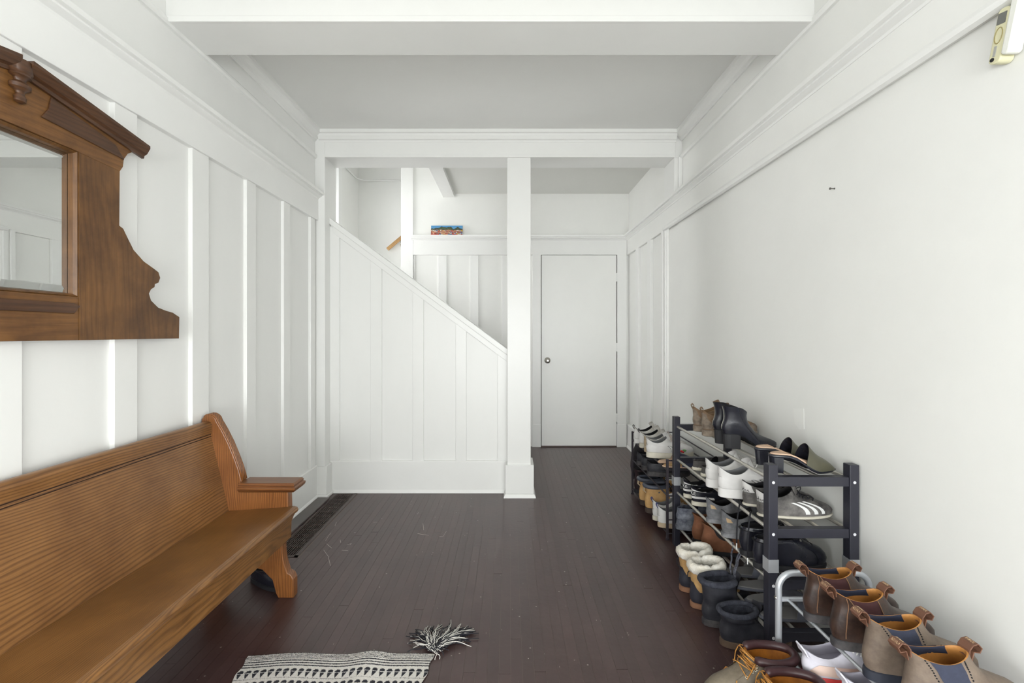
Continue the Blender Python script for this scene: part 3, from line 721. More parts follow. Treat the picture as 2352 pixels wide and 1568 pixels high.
# tassel: two fans of yarn from the far right corner
knot = Vector((RX1 + 0.004, RY1 + 0.004, 0.008))
yarn = {'white_yarn': MB(), 'black_yarn': MB()}
rt = random.Random(11)
for k in range(190):
    nm = 'white_yarn' if k % 2 else 'black_yarn'
    fan = k % 7
    if fan in (0, 1, 3): ang = rt.gauss(2.02, 0.26); ln = rt.uniform(0.08, 0.165)
    elif fan in (2, 6): ang = rt.gauss(0.99, 0.07); ln = rt.uniform(0.12, 0.20)
    elif fan == 4: ang = rt.gauss(0.70, 0.09); ln = rt.uniform(0.10, 0.185)
    else: ang = rt.uniform(-1.0, 2.9); ln = rt.uniform(0.02, 0.06)
    hgt = rt.uniform(0.004, 0.020); ph = rt.uniform(0, 6); wv = rt.uniform(0.002, 0.006)
    pts = []
    for q in range(9):
        t = q / 8
        o_ = wv * math.sin(ph + t * 13)
        bend = ang + 0.35 * math.sin(ph) * t
        pts.append(knot + Vector((math.cos(bend) * ln * t - math.sin(ang) * o_, math.sin(bend) * ln * t + math.cos(ang) * o_, hgt * math.sin(PI * min(1, t * 1.05)) + 0.001 - 0.005 * t)))
    for p in pts: p.z = max(p.z, 0.0024)
    yarn[nm].tube(pts, 0.0014 if nm == 'white_yarn' else 0.0017, 5)
for nm, c in (('white_yarn', (226, 222, 216)), ('black_yarn', (38, 38, 46))):
    o = yarn[nm].build(nm, M('yarn_' + nm[:5], c, 0.95), rug, smooth=True); o['kind'] = 'stuff'

# ------------------------------------------------------------------ wall fittings
sn = thing('entry_alarm', 'cream and white plastic alarm sensor high on the right wall', 'alarm', (XR - 0.002, wy(2302, 1.235) + 0.006, zz(80, wy(2302, 1.235))))
sn.rotation_euler = (0.21, 0, 0)
CREAM = M('alarm_cream', (226, 222, 186), 0.4); WP = M('alarm_white', (240, 240, 232), 0.35); GREYP = M('alarm_grey', (112, 112, 108), 0.4); BLKP = M('alarm_black', (34, 32, 32), 0.3)
def rbox(x0, x1, y0, y1, z0, z1, r, n=5):
    ring = []
    for (cy, cz, a0) in ((y1 - r, z1 - r, 0), (y0 + r, z1 - r, PI / 2), (y0 + r, z0 + r, PI), (y1 - r, z0 + r, 3 * PI / 2)):
        for k in range(n + 1):
            a = a0 + k / n * PI / 2; ring.append((cy + r * math.cos(a), cz + r * math.sin(a)))
    mb_ = MB(); mb_.loft([[(x0, a, b_) for a, b_ in ring], [(x1, a, b_) for a, b_ in ring]], True, True); return mb_
rbox(-0.036, 0.0, -0.016, 0.014, -0.064, 0.066, 0.012).build('case', CREAM, sn, bevel=0.003)
rbox(-0.040, -0.004, -0.037, -0.017, -0.050, 0.078, 0.009).build('magnet_housing', WP, sn, bevel=0.004)
MB().box(-0.0375, -0.035, -0.010, 0.010, 0.028, 0.054).build('solar_window', GREYP, sn)
MB().tube([(-0.0365, 0.009 * math.cos(a / 12 * 2 * PI), 0.002 + 0.019 * math.sin(a / 12 * 2 * PI)) for a in range(13)], 0.0012, 6).build('button_ring', M('alarm_ochre', (160, 148, 96), 0.5), sn)
MB().box(-0.0375, -0.035, -0.002, 0.004, -0.046, -0.022).build('switch_slot', M('alarm_slot', (176, 176, 170), 0.4), sn)
MB().lathe([(0.005, 0), (0.005, 0.0015)], 12, lambda a, b_, c: (-0.036 - c, 0.004 + a, -0.053 + b_)).build('sensor_eye', BLKP, sn)
nl = thing('wall_nail', 'small steel nail sticking out of the right wall', 'nail', (XR, wy(1911, XR - 0.01), zz(433, wy(1911, XR - 0.01))))
MB().lathe([(0.0035, 0), (0.0035, 0.001), (0.0015, 0.0015), (0.0015, 0.016), (0.0045, 0.0165), (0.0045, 0.019)], 10, lambda a, b_, c: (-c, a, b_)).build('nail_body', M('steel_nail', (120, 118, 114), 0.35, metal=1.0), nl, smooth=True, angle=0.5)

# ------------------------------------------------------------------ shoe racks
BLACKW = M('rack_black_wood', (44, 44, 54), 0.42, var=0.06, scale=30)
STEEL = M('rack_steel_tube', (204, 200, 192), 0.36, metal=0.65)
SILVERT = M('rack_silver_tube', (206, 210, 216), 0.36, metal=0.55)
TAPE = M('silver_tape', (186, 188, 192), 0.38, metal=0.4, bump=0.25, bscale=60)
CAPW = M('screw_cap_white', (226, 226, 230), 0.4)
BX0, BX1 = 0.935, 1.262
BYN, BYF = 1.640, 2.615
TIER = (0.115, 0.303, 0.489, 0.676)
def wooden_rack(z0, z1, tiers, label):
    r = thing('shoe_rack', label, 'shoe rack', (0, 0, z0), group='stacked black shoe racks')
    for yy in (BYN, BYF - 0.036):
        for xx in (BX0, BX1 - 0.034):
            p = MB().box(xx, xx + 0.034, yy, yy + 0.036, 0, z1 - z0).build('post', BLACKW, r, bevel=0.0025)
            for tz in tiers:
                if yy == BYN:
                    MB().lathe([(0.0055, 0), (0.005, 0.0012)], 12, lambda a, b_, c, xx=xx, tz=tz: (xx + 0.017 + a, BYN - c, tz - z0 - 0.006 + b_)).build('screw_cap', CAPW, p)
        for tz in tiers:
            MB().box(BX0 + 0.034, BX1 - 0.034, yy + 0.004, yy + 0.032, tz - z0 - 0.022, tz - z0 + 0.012).build('end_rail', BLACKW, r, bevel=0.002)
    for tz in tiers:
        for k in range(4):
            xx = BX0 + 0.020 + k * 0.0955
            MB().tube([(xx, BYN + 0.03, tz - z0), (xx, BYF - 0.03, tz - z0)], 0.0068, 10).build('shelf_tube', STEEL, r, smooth=True, angle=0.8)
    return r
wooden_rack(0, 0.366, TIER[:2], 'lower black wood and steel tube rack standing on the floor')
wooden_rack(0.367, 0.733, TIER[2:], 'upper black wood and steel tube rack stacked on the lower one')
for i, (xx, yy, nm) in enumerate(((BX0, BYN, 'front near'), (BX1 - 0.034, BYN, 'wall side near'), (BX0, BYF - 0.036, 'far front'))):
    t_ = MB().box(xx - 0.0015, xx + 0.0355, yy - 0.0015, yy + 0.0375, 0.345, 0.392).build('tape_wrap', TAPE)
    tag(t_, ('silver tape wrapped round the near front rack post', 'pale tape round the near rack post against the wall', 'silver tape wrapped round the far front rack post')[i], 'tape', 'tape joints on the stacked racks')

# thin dark metal rack at the back
RKM = M('rack_dark_metal', (62, 56, 62), 0.45, metal=0.3)
AX0, AX1, AY0, AY1 = 0.925, 1.235, 2.665, 3.42
ATIER = (0.035, 0.255, 0.405)
ra = thing('metal_shoe_rack', 'low thin dark metal shoe rack behind the black wooden racks', 'shoe rack', (0, 0, 0))
for yy in (AY0, AY1):
    for xx in (AX0, AX1):
        p = MB().box(xx - 0.0065, xx + 0.0065, yy - 0.0065, yy + 0.0065, 0.008, 0.470).build('post', RKM, ra, bevel=0.001)
        MB().lathe([(0.012, 0), (0.012, 0.006), (0.006, 0.010)], 10, lambda a, b_, c, xx=xx, yy=yy: (xx + a, yy + b_, c)).build('foot', RKM, p)
    for tz in ATIER + (0.115, 0.462):
        MB().tube([(AX0, yy, tz), (AX1, yy, tz)], 0.0042, 8).build('cross_rail', RKM, ra)
for tz in ATIER:
    for k in range(5):
        xx = AX0 + 0.002 + k * (AX1 - AX0 - 0.004) / 4
        MB().tube([(xx, AY0, tz), (xx, AY1, tz)], 0.0050 if k in (0, 4) else 0.0036, 8).build('shelf_rod', RKM, ra)
MB().tube([(AX1, AY0, 0.462), (AX1, AY1, 0.462)], 0.0042, 8).build('back_rail', RKM, ra)

# silver tube rack in the foreground
CX0, CX1, CYF, CYN = 0.914, 1.222, 1.545, 0.66
CT = (0.115, 0.306)
rc = thing('silver_shoe_rack', 'silver bent tube shoe rack in the foreground by the right wall', 'shoe rack', (0, 0, 0))
for yy in (CYF, CYN):
    path = [(CX0, yy, 0.008), (CX0, yy, 0.34)]
    for k in range(9):
        a = k / 8 * PI / 2; path.append((CX0 + 0.05 * (1 - math.cos(a)), yy, 0.345 + 0.05 * math.sin(a)))
    for k in range(9):
        a = k / 8 * PI / 2; path.append((CX1 - 0.05 + 0.05 * math.sin(a), yy, 0.345 + 0.05 * math.cos(a)))
    path += [(CX1, yy, 0.34), (CX1, yy, 0.008)]
    f = MB().tube(path, 0.0105, 12).build('end_frame', SILVERT, rc, smooth=True, angle=0.8)
    MB().lathe([(0.006, 0), (0.005, 0.003)], 12, lambda a, b_, c: (CX0 - 0.010 - c, yy + a, 0.312 + b_)).build('bolt', CHROME, f)
    for tz in CT:
        MB().tube([(CX0, yy, tz), (CX1, yy, tz)], 0.0085, 10).build('cross_tube', SILVERT, rc, smooth=True, angle=0.8)
for tz in CT:
    for k in range(4):
        xx = CX0 + 0.03 + k * (CX1 - CX0 - 0.06) / 3
        MB().tube([(xx, CYF, tz), (xx, CYN, tz)], 0.0052, 8).build('shelf_rod', SILVERT, rc, smooth=True, angle=0.8)

# ------------------------------------------------------------------ shoes
def smooth(a, b_, xq):
    t = max(0, min(1, (xq - a) / (b_ - a))); return t * t * (3 - 2 * t)
class Last:
    """surface of a shoe upper: rows (t, z, x_back, x_front, half width at heel, half width at ball, tilt, dip)
    theta = 0 at the toe, pi at the heel, negative on the -y side"""
    def __init__(s, rows, p=0.8, point=0.0, lift=0.0, wob=0.0, seed=0, hu=0.0):
        s.hu = hu
        s.rows = rows; s.p = p; s.point = point; s.lift = lift; s.L = rows[0][3]; s.wob = wob; s.seed = seed
    def row(s, t):
        R = s.rows
        if t <= 0: return R[0][1:]
        if t >= 1: return R[-1][1:]
        for i in range(len(R) - 1):
            if R[i][0] <= t <= R[i + 1][0]: break
        t1, t2 = R[i][0], R[i + 1][0]; q = (t - t1) / (t2 - t1)
        p0 = R[max(i - 1, 0)]; p1 = R[i]; p2 = R[i + 1]; p3 = R[min(i + 2, len(R) - 1)]
        out = []
        for k in range(1, 8):
            m1 = (p2[k] - p0[k]) / max(1e-6, (p2[0] - p0[0])) * (t2 - t1)
            m2 = (p3[k] - p1[k]) / max(1e-6, (p3[0] - p1[0])) * (t2 - t1)
            q2, q3 = q * q, q * q * q
            out.append((2 * q3 - 3 * q2 + 1) * p1[k] + (q3 - 2 * q2 + q) * m1 + (-2 * q3 + 3 * q2) * p2[k] + (q3 - q2) * m2)
        return out
    def lf(s, xq): return s.lift * (1 - smooth(0.22, 0.70, xq / s.L)) if s.lift else 0.0
    def S(s, t, th):
        z, xb, xf, wb, wf, tilt, dip = s.row(t)
        c, sn_ = math.cos(th), math.sin(th)
        u = (1 + c) / 2
        xq = xb + (xf - xb) * u
        w = wb + (wf - wb) * smooth(0.08, 0.68, u)
        y = math.copysign(abs(sn_) ** s.p, sn_) * w * (1 - s.point * u ** 4)
        zq = z + tilt * (2 * u - 1) - dip * sn_ * sn_ + s.lf(xq)
        if s.hu: zq += s.hu * max(0.0, (t - 0.5) * 2) ** 2 * max(0.0, -c) ** 2
        if s.wob:
            zq += 0; y *= 1 + s.wob * math.sin(t * 23 + 2 * c + s.seed) * (0.3 + 0.7 * t)
            xq += s.wob * 0.03 * math.sin(t * 19 + 3 * th + s.seed)
        return Vector((xq, y, zq))
    def N(s, t, th):
        e = 1e-3
        a = s.S(min(1, t + e), th) - s.S(max(0, t - e), th); b_ = s.S(t, th + e) - s.S(t, th - e)
        n = b_.cross(a)
        if n.length < 1e-12: return Vector((0, 0, 1))
        n.normalize(); return n
    def P(s, t, th, off): return s.S(t, th) + s.N(t, th) * off

NT, NA = 13, 30
def shell(L, t0=0.0, t1=1.0, off=0.0, nt=NT):
    return [[L.P(t0 + (t1 - t0) * k / nt, 2 * PI * i / NA, off) if off else L.S(t0 + (t1 - t0) * k / nt, 2 * PI * i / NA) for i in range(NA)] for k in range(nt + 1)]
def patch(mb, L, t0, t1, th0, th1, off=0.0012, nt=6, na=8):
    """t bounds may be numbers, theta bounds may be functions of q in [0,1]"""
    f0 = th0 if callable(th0) else (lambda q: th0); f1 = th1 if callable(th1) else (lambda q: th1)
    g = []
    for k in range(nt + 1):
        q = k / nt; t = t0 + (t1 - t0) * q
        g.append([L.P(t, f0(q) + (f1(q) - f0(q)) * i / na, off) for i in range(na + 1)])
    mb.loft(g, closed=False); return mb
def lining(mb, L, depth=0.45, inset=0.10, bottom=0.35):
    rings = []
    top_ = [L.S(1, 2 * PI * i / NA) for i in range(NA)]
    for t, k in ((1, 0.0), (1.0, inset * 0.6), (0.97, inset), (0.8, inset + 0.02), (0.6, inset + 0.04), (bottom, inset + 0.08)):
        r_ = [L.S(t, 2 * PI * i / NA) for i in range(NA)]
        c = sum(r_, Vector()) / NA
        if t <= 0.8:
            m = [Vector((min(p.x, max(q.x for q in top_) + 0.03), p.y, p.z)) for p in r_]
        else: m = r_
        rings.append([p.lerp(Vector((c.x, 0, p.z)), k) for p in m])
    mb.loft(rings, False, True); return mb
def sole_rings(L, h, out=0.004, heel_flat=True, z0=0.0):
    R = []
    base = [L.S(0, 2 * PI * i / NA) for i in range(NA)]
    c = sum(base, Vector()) / NA
    for z, o in ((0.0, -0.003), (0.003, out), (h * 0.5, out + 0.001), (h - 0.003, out), (h, -0.002)):
        r_ = []
        for i, p in enumerate(base):
            d = Vector((p.x - c.x, p.y, 0)); d.normalize()
            toe = 0.010 * smooth(0.86, 1.02, p.x / L.L) * (1 - z / h) if heel_flat else 0
            r_.append(Vector((p.x, p.y, 0)) + d * o + Vector((0, 0, z + toe + L.lf(p.x) + z0)))
        R.append(r_)
    return R
def laces(mb, L, ts, half, r=0.0016, off=0.004, cross=True):
    for k, t in enumerate(ts):
        t2 = ts[k + 1] if cross and k + 1 < len(ts) else t
        for sg in (1, -1):
            pts = []
            for q in range(9):
                w = q / 8
                pts.append(L.P(t + (t2 - t) * w, sg * (-half + 2 * half * w), off + 0.002 * math.sin(PI * w)))
            mb.tube(pts, r, 5)
            if t2 == t: break
def wrap_text(mb, L, s_, tc, thc, dt, dth, off=0.0018):
    vs, fs = text_geo(s_)
    mb.add([L.P(tc + (b_ - 0.5) * dt, thc + (a - 0.5) * dth, off) for a, b_ in vs], fs); return mb
def strap(mb, pts, w, th=0.002, side=Vector((0, 1, 0))):
    pts = [Vector(p) for p in pts]; rings = []
    for i, p in enumerate(pts):
        t = pts[min(i + 1, len(pts) - 1)] - pts[max(i - 1, 0)]; t.normalize()
        n = t.cross(side); n.normalize()
        ww = w[i] if isinstance(w, (list, tuple)) else w
        rings.append([p + side * ww + n * th, p - side * ww + n * th, p - side * ww - n * th, p + side * ww - n * th])
    mb.loft(rings, True, True); return mb

def sneaker_rows(L=0.285, h=0.028, col=0.098, w=0.047, dip=0.020, xf=0.135, high=0.0):
    k = L / 0.285
    return [(0, h, 0.004, L, w * 0.74, w, 0, 0), (0.2, h + 0.018, 0.0, L + 0.001, w * 0.77, w * 1.05, 0, 0), (0.38, h + 0.034, 0.0, L * 0.935, w * 0.76, w, 0.0, 0),
            (0.55, h + 0.047, 0.002, L * 0.76, w * 0.72, w * 0.92, 0.004, 0.0), (0.75, h + 0.058 + high * 0.5, 0.003, xf + 0.035, w * 0.68, w * 0.77, 0.006, 0.004), (1.0, col, -0.002, xf, w * 0.66, w * 0.66, 0.008, dip)]
def chelsea_rows(L=0.285, h=0.026, top_=0.155, w=0.049):
    return [(0, h, 0.004, L, w * 0.74, w, 0, 0), (0.14, h + 0.022, -0.002, L + 0.002, w * 0.78, w * 1.05, 0, 0), (0.28, h + 0.045, -0.001, L * 0.93, w * 0.78, w * 1.0, 0, 0), (0.40, h + 0.062, 0.002, L * 0.76, w * 0.75, w * 0.92, 0.003, 0),
            (0.52, h + 0.078, 0.006, L * 0.62, w * 0.73, w * 0.84, 0.004, 0), (0.75, h + 0.103, 0.010, L * 0.535, w * 0.68, w * 0.74, 0.004, 0.002), (1.0, top_, 0.000, L * 0.50, w * 0.64, w * 0.64, -0.002, 0.018)]
def boot_rows(L=0.29, h=0.032, top_=0.24, w=0.052, flare=1.0, low=False):
    if low:
        return [(0, h, 0.004, L, w * 0.76, w, 0, 0), (0.12, h + 0.020, -0.002, L + 0.002, w * 0.80, w * 1.06, 0, 0), (0.24, h + 0.040, 0.0, L * 0.92, w * 0.80, w, 0, 0), (0.34, h + 0.056, 0.003, L * 0.72, w * 0.78, w * 0.94, 0, 0),
            (0.46, h + 0.070, 0.006, L * 0.57, w * 0.78, w * 0.88, 0.003, 0), (0.72, h + 0.5 * (top_ - h) + 0.025, 0.004, L * 0.51 * flare, w * 0.85, w * 0.90, 0.004, 0), (1.0, top_, -0.004, L * 0.52 * flare, w * 0.92 * flare, w * 0.95 * flare, 0.004, 0.004)]
    return [(0, h, 0.004, L, w * 0.76, w, 0, 0), (0.12, h + 0.026, -0.002, L + 0.002, w * 0.80, w * 1.06, 0, 0), (0.24, h + 0.054, 0.0, L * 0.92, w * 0.80, w, 0, 0), (0.34, h + 0.074, 0.003, L * 0.74, w * 0.78, w * 0.94, 0, 0),
            (0.46, h + 0.096, 0.006, L * 0.60, w * 0.78, w * 0.88, 0.003, 0), (0.72, h + 0.5 * (top_ - h) + 0.04, 0.004, L * 0.55 * flare, w * 0.85, w * 0.90, 0.004, 0), (1.0, top_, -0.004, L * 0.56 * flare, w * 0.92 * flare, w * 0.95 * flare, 0.004, 0.004)]

def base_shoe(name, label, cat, group, loc, rz, L, sole_mat, upper_mat, lining_mat, h, out=0.004, tiltx=0.0, tilty=0.0):
    o = thing(name, label, cat, loc, rz, group)
    o.rotation_euler = (tiltx, tilty, rz)
    MB().loft(sole_rings(L, h, out), True, True).build('sole', sole_mat, o, smooth=True, angle=0.7)
    MB().loft(shell(L)).build('upper', upper_mat, o, smooth=True)
    lining(MB(), L).build('lining', lining_mat, o, smooth=True, angle=0.9)
    return o

def sneaker(label, group, loc, rz, sole, upper, lin_, lace, L=0.285, h=0.028, col=0.100, w=0.047, heel=None, toe=None, extra=None, tab=None, dip=0.020, name='sneaker', cat='shoe', hu=0.010, **kw):
    S_ = Last(sneaker_rows(L, h, col + 0.010, w, dip + 0.008), 0.8, hu=hu)
    o = base_shoe(name, label, cat, group, loc, rz, S_, sole, upper, lin_, h, **kw)
    mb = MB()
    g = []
    for k in range(6):
        q = k / 5
        g.append([S_.P(min(1, 0.62 + 0.38 * q), -0.75 + 1.5 * i / 6, 0.0015 + 0.003 * q) + (Vector((-0.004, 0, 0.026)) * max(0, q - 0.6) / 0.4) for i in range(7)])
    mb.loft(g, closed=False).build('tongue', upper, o, smooth=True)
    if lace:
        mb = MB(); laces(mb, S_, (0.56, 0.64, 0.72, 0.80, 0.88), 0.62, 0.0017, 0.0055)
        for sg in (1, -1):
            c = S_.P(0.9, 0.1, 0.008)
            mb.tube([c + Vector((0.012 * math.sin(q * 0.8), sg * 0.02 * q / 3, 0.012 * math.sin(q * 0.78))) for q in range(5)], 0.0016, 5)
        mb.build('laces', lace, o, smooth=True)
    if heel: patch(MB(), S_, 0.05, 0.93, lambda q: PI - 0.95 + 0.35 * q, lambda q: PI + 0.95 - 0.35 * q, 0.0012, 7, 10).build('heel_counter', heel, o, smooth=True)
    if toe: patch(MB(), S_, 0.02, 0.33, -0.85, 0.85, 0.0012, 4, 10).build('toe_cap', toe, o, smooth=True)
    if tab:
        b0 = S_.S(1, PI); strap(MB(), [b0 + Vector((0.004, 0, -0.018)), b0 + Vector((-0.004, 0, -0.006)), b0 + Vector((-0.008, 0, 0.006)), b0 + Vector((-0.001, 0, 0.014)), b0 + Vector((0.006, 0, 0.002))], 0.007, 0.0012).build('pull_tab', tab, o)
    if extra: extra(o, S_)
    return o

def chelsea(label, group, loc, rz, sole, upper, lin_, elastic, tabm=None, L=0.285, top_=0.155, h=0.026, w=0.049, tabtext=None, lin_side=None, punch=None, seam=None, tab_front=True, **kw):
    S_ = Last(chelsea_rows(L, h, top_, w), 0.8, wob=0.006, seed=random.random() * 9)
    o = base_shoe('chelsea_boot', label, 'boot', group, loc, rz, S_, sole, upper, lin_, h, **kw)
    for sg in (1, -1):
        th = lambda q, e: sg * (1.62 + e * (0.16 + 0.36 * math.sqrt(max(q, 0))))
        patch(MB(), S_, 0.36, 1.0, lambda q: th(q, -1), lambda q: th(q, 1), 0.0014, 9, 8).build('elastic_panel', elastic, o, smooth=True)
        if lin_side:
            g = []
            for t, k in ((1.0, 0.072), (0.97, 0.122), (0.85, 0.135), (0.7, 0.15)):
                r_ = [S_.S(t, 2 * PI * i / NA) for i in range(NA)]; c = sum(r_, Vector()) / NA
                g.append([S_.S(t, sg * (0.80 + 1.75 * i / 12)).lerp(Vector((c.x, 0, S_.S(t, sg * (0.80 + 1.75 * i / 12)).z)), k - 0.006) for i in range(13)])
            MB().loft(g, closed=False).build('elastic_lining', lin_side, o, smooth=True)
        if seam:
            mb = MB()
            for e in (-1, 1):
                mb.tube([S_.P(0.36 + 0.64 * k / 10, th(k / 10, e * 1.12), 0.0012) for k in range(11)], 0.0011, 5)
            mb.tube([S_.P(0.05 + 0.93 * k / 10, sg * (2.58 - 0.25 * k / 10), 0.001) for k in range(11)], 0.0011, 5)
            mb.build('stitching', seam, o)
        if punch:
            mb = MB()
            for e in (-1, 1):
                for k in range(12):
                    q = (k + 0.5) / 12; p = S_.P(0.36 + 0.64 * q, th(q, e * 1.32), 0.0004)
                    mb.lathe([(0.0017, -0.001), (0.0017, 0.0012)], 6, lambda a, b_, c, p=p: (p.x + a, p.y + (c if p.y > 0 else -c), p.z + b_))
            mb.build('broguing', punch, o)['kind'] = 'stuff'
    if tabm:
        for th_, sg in ((PI, -1), (0, 1)):
            if sg == 1 and not tab_front: continue
            b0 = S_.S(1, th_)
            pts = [b0 + Vector((-sg * 0.003, 0, -0.014)), b0 + Vector((-sg * 0.002, 0, 0.004)), b0 + Vector((sg * 0.006, 0, 0.015)), b0 + Vector((sg * 0.018, 0, 0.018)), b0 + Vector((sg * 0.027, 0, 0.008)), b0 + Vector((sg * 0.022, 0, -0.002)), b0 + Vector((sg * 0.008, 0, 0.0)), b0 + Vector((sg * 0.003, 0, -0.020))]
            tb = strap(MB(), pts, 0.0145, 0.0014).build('pull_tab', tabm, o, bevel=0.0008)
            if tabtext:
                vs, fs = text_geo(tabtext)
                A, B_ = pts[2], pts[4]
                d = (B_ - A)
                up = Vector((0, 0, 0.0032))
                MB().add([pts[2] + (pts[4] - pts[2]) * (0.12 + 0.76 * (1 - b_)) + Vector((0, (0.5 - a) * sg * -0.022, 0)) + Vector((0, 0, 0.0022 + 0.0062 * math.sin(PI * (0.12 + 0.76 * (1 - b_))))) for a, b_ in vs], fs).build('tab_lettering', M('tab_thread', (206, 178, 140), 0.8), tb)
    return o

def lace_boot(label, group, loc, rz, sole, upper, lin_, collar, lace, L=0.29, top_=0.185, h=0.034, w=0.052, eyelet=None, wild=False, name='work_boot', toe=None, flare=1.0, wob=0.004, welt=None, tongue=True, low=False, **kw):
    S_ = Last(boot_rows(L, h, top_, w, flare, low), 0.8, wob=wob, seed=random.random() * 9)
    o = base_shoe(name, label, 'boot', group, loc, rz, S_, sole, upper, lin_, h, **kw)
    if welt: MB().loft([[p + (Vector((p.x - 0.13, p.y, 0)).normalized() * e) + Vector((0, 0, dz)) for p in [S_.S(0, 2 * PI * i / NA) for i in range(NA)]] for e, dz in ((0.001, -0.006), (0.007, -0.006), (0.007, 0.001), (0.0, 0.003))]).build('welt', welt, o, smooth=True)
    if collar:
        pts = [S_.S(0.985, 0.55 + (2 * PI - 1.1) * k / 26) for k in range(27)]
        MB().tube(pts, [0.008] + [0.0135] * 25 + [0.008], 8).build('collar', collar, o, smooth=True)
    if toe: patch(MB(), S_, 0.02, 0.30, -0.9, 0.9, 0.0014, 4, 10).build('toe_cap', toe, o, smooth=True)
    if tongue:
        g = [[S_.P(0.36 + 0.64 * k / 7, -0.5 + i / 6, 0.001 + 0.004 * k / 7) + Vector((0.014, 0, 0.014)) * (max(0, k - 4) / 3) for i in range(7)] for k in range(8)]
        MB().loft(g, closed=False).build('tongue', upper, o, smooth=True)
    for sg in (1, -1):
        g = patch(MB(), S_, 0.34, 0.985, lambda q: sg * 0.52, lambda q: sg * (1.02 - 0.12 * q), 0.0026, 8, 4)
        fl = g.build('eyelet_flap', upper, o, smooth=True)
        if eyelet:
            mb = MB()
            for k in range(6):
                p = S_.P(0.40 + 0.105 * k, sg * 0.66, 0.003); n = S_.N(0.40 + 0.105 * k, sg * 0.66)
                a = n.cross(Vector((0, 0, 1))); a.normalize(); b_ = n.cross(a)
                mb.tube([p + (a * math.cos(q * PI / 5) + b_ * math.sin(q * PI / 5)) * 0.0034 + n * 0.001 for q in range(11)], 0.0013, 5, cap=False)
            mb.build('eyelets', eyelet, fl, smooth=True)
    if lace:
        mb = MB()
        if not wild: laces(mb, S_, (0.42, 0.50, 0.58, 0.66, 0.74, 0.82), 0.66, 0.0018, 0.006)
        else:
            rl = random.Random(wild)
            for k in range(6):
                for sg in (1, -1):
                    p0 = S_.P(0.40 + 0.105 * k, sg * 0.66, 0.004); p1 = S_.P(min(0.99, 0.40 + 0.105 * (k + 1)), -sg * 0.66, 0.004)
                    bow = rl.uniform(0.012, 0.034); sway = rl.uniform(-0.012, 0.012)
                    mb.tube([p0.lerp(p1, q / 10) + Vector((bow * math.sin(PI * q / 10), sway * math.sin(2 * PI * q / 10), bow * 0.8 * math.sin(PI * q / 10))) for q in range(11)], 0.0017, 6)
            for sg in (1, -1):
                p0 = S_.P(0.9, sg * 0.6, 0.006)
                mb.tube([p0 + Vector((0.02 * q / 2, sg * 0.012 * math.sin(q), -0.012 * q + 0.018 * math.sin(q * 1.3))) for q in range(8)], 0.0017, 6)
        mb.build('laces', lace, o, smooth=True)
    return o, S_

def slip(label, group, loc, rz, sole, vamp, insole, L=0.255, w=0.043, lift=0.0, start=0.50, hgt=0.062, point=0.35, heel=None, name='mule', cat='shoe', vlin=None, h=0.012, back=None, **kw):
    """backless shoe: sole, insole, rounded vamp over the front half, optional block heel"""
    rows = [(0, h, 0.0, L, w * 0.72, w, 0, 0), (1, h + 0.002, 0.0, L, w * 0.72, w, 0, 0)]
    S_ = Last(rows, 0.78, point, lift)
    o = thing(name, label, cat, loc, rz, group)
    o.rotation_euler = (kw.get('tiltx', 0), kw.get('tilty', 0), rz)
    MB().loft(sole_rings(S_, h, 0.002), True, True).build('sole', sole, o, smooth=True, angle=0.7)
    r0 = [S_.S(1, 2 * PI * i / NA) for i in range(NA)]; c = sum(r0, Vector()) / NA
    MB().loft([[Vector((p.x, p.y, p.z - 0.001)) + (Vector((c.x, 0, 0)) - Vector((p.x, p.y, 0))) * 0.03 for p in r0], [Vector((p.x, p.y, p.z + 0.003)) + (Vector((c.x, 0, 0)) - Vector((p.x, p.y, 0))) * 0.06 for p in r0]], False, True).build('insole', insole, o)
    def halfw(xq):
        u = max(0.0, min(1.0, xq / L)); th = math.acos(max(-1, min(1, 2 * u - 1)))
        return abs(S_.S(1, th).y)
    def vring(xq, k):
        hw = halfw(xq) + 0.0015; t = (xq - start * L) / (L - start * L)
        hh = hgt * (1 - t) ** 0.85 + 0.016 * (1 - t ** 4)
        z0 = h + S_.lf(xq)
        return [Vector((xq + (0.022 * math.sin(PI * i / 14) * (1 - t)), (hw - k) * math.cos(PI * i / 14), z0 - 0.003 + (hh - k) * math.sin(PI * i / 14) ** 0.75)) for i in range(15)]
    xs = [start * L + (L * 0.996 - start * L) * (k / 12) ** 0.9 for k in range(13)]
    MB().loft([vring(q, 0) for q in xs], False, False, closed=False).build('vamp', vamp, o, smooth=True)
    MB().loft([vring(q, 0.0016) for q in xs[:10]], False, False, closed=False).build('vamp_lining', vlin or insole, o, smooth=True)
    if heel:
        bt = [Vector((p.x, p.y * 0.98, p.z)) for p in [S_.S(0, 2 * PI * i / NA) for i in range(NA)] if p.x < L * 0.23]
        bt = sorted(bt, key=lambda p: math.atan2(p.y, p.x - L * 0.12))
        xm = max(p.x for p in bt)
        lo = [Vector((0.006 + (p.x) * 0.86, p.y * 0.9, 0)) for p in bt]; hi = [Vector((p.x, p.y, S_.lf(p.x) + 0.004)) for p in bt]
        MB().loft([lo, hi], True, True).build('heel_block', heel, o, bevel=0.001)
    if back:
        g = [[S_.S(1, PI + (-1.5 + 3.0 * i / 12)) + Vector((0.004 * q, 0, 0.034 * q - 0.004)) for i in range(13)] for q in (0, 0.5, 1)]
        MB().loft(g, closed=False).build('heel_strap', back, o, smooth=True)
    return o

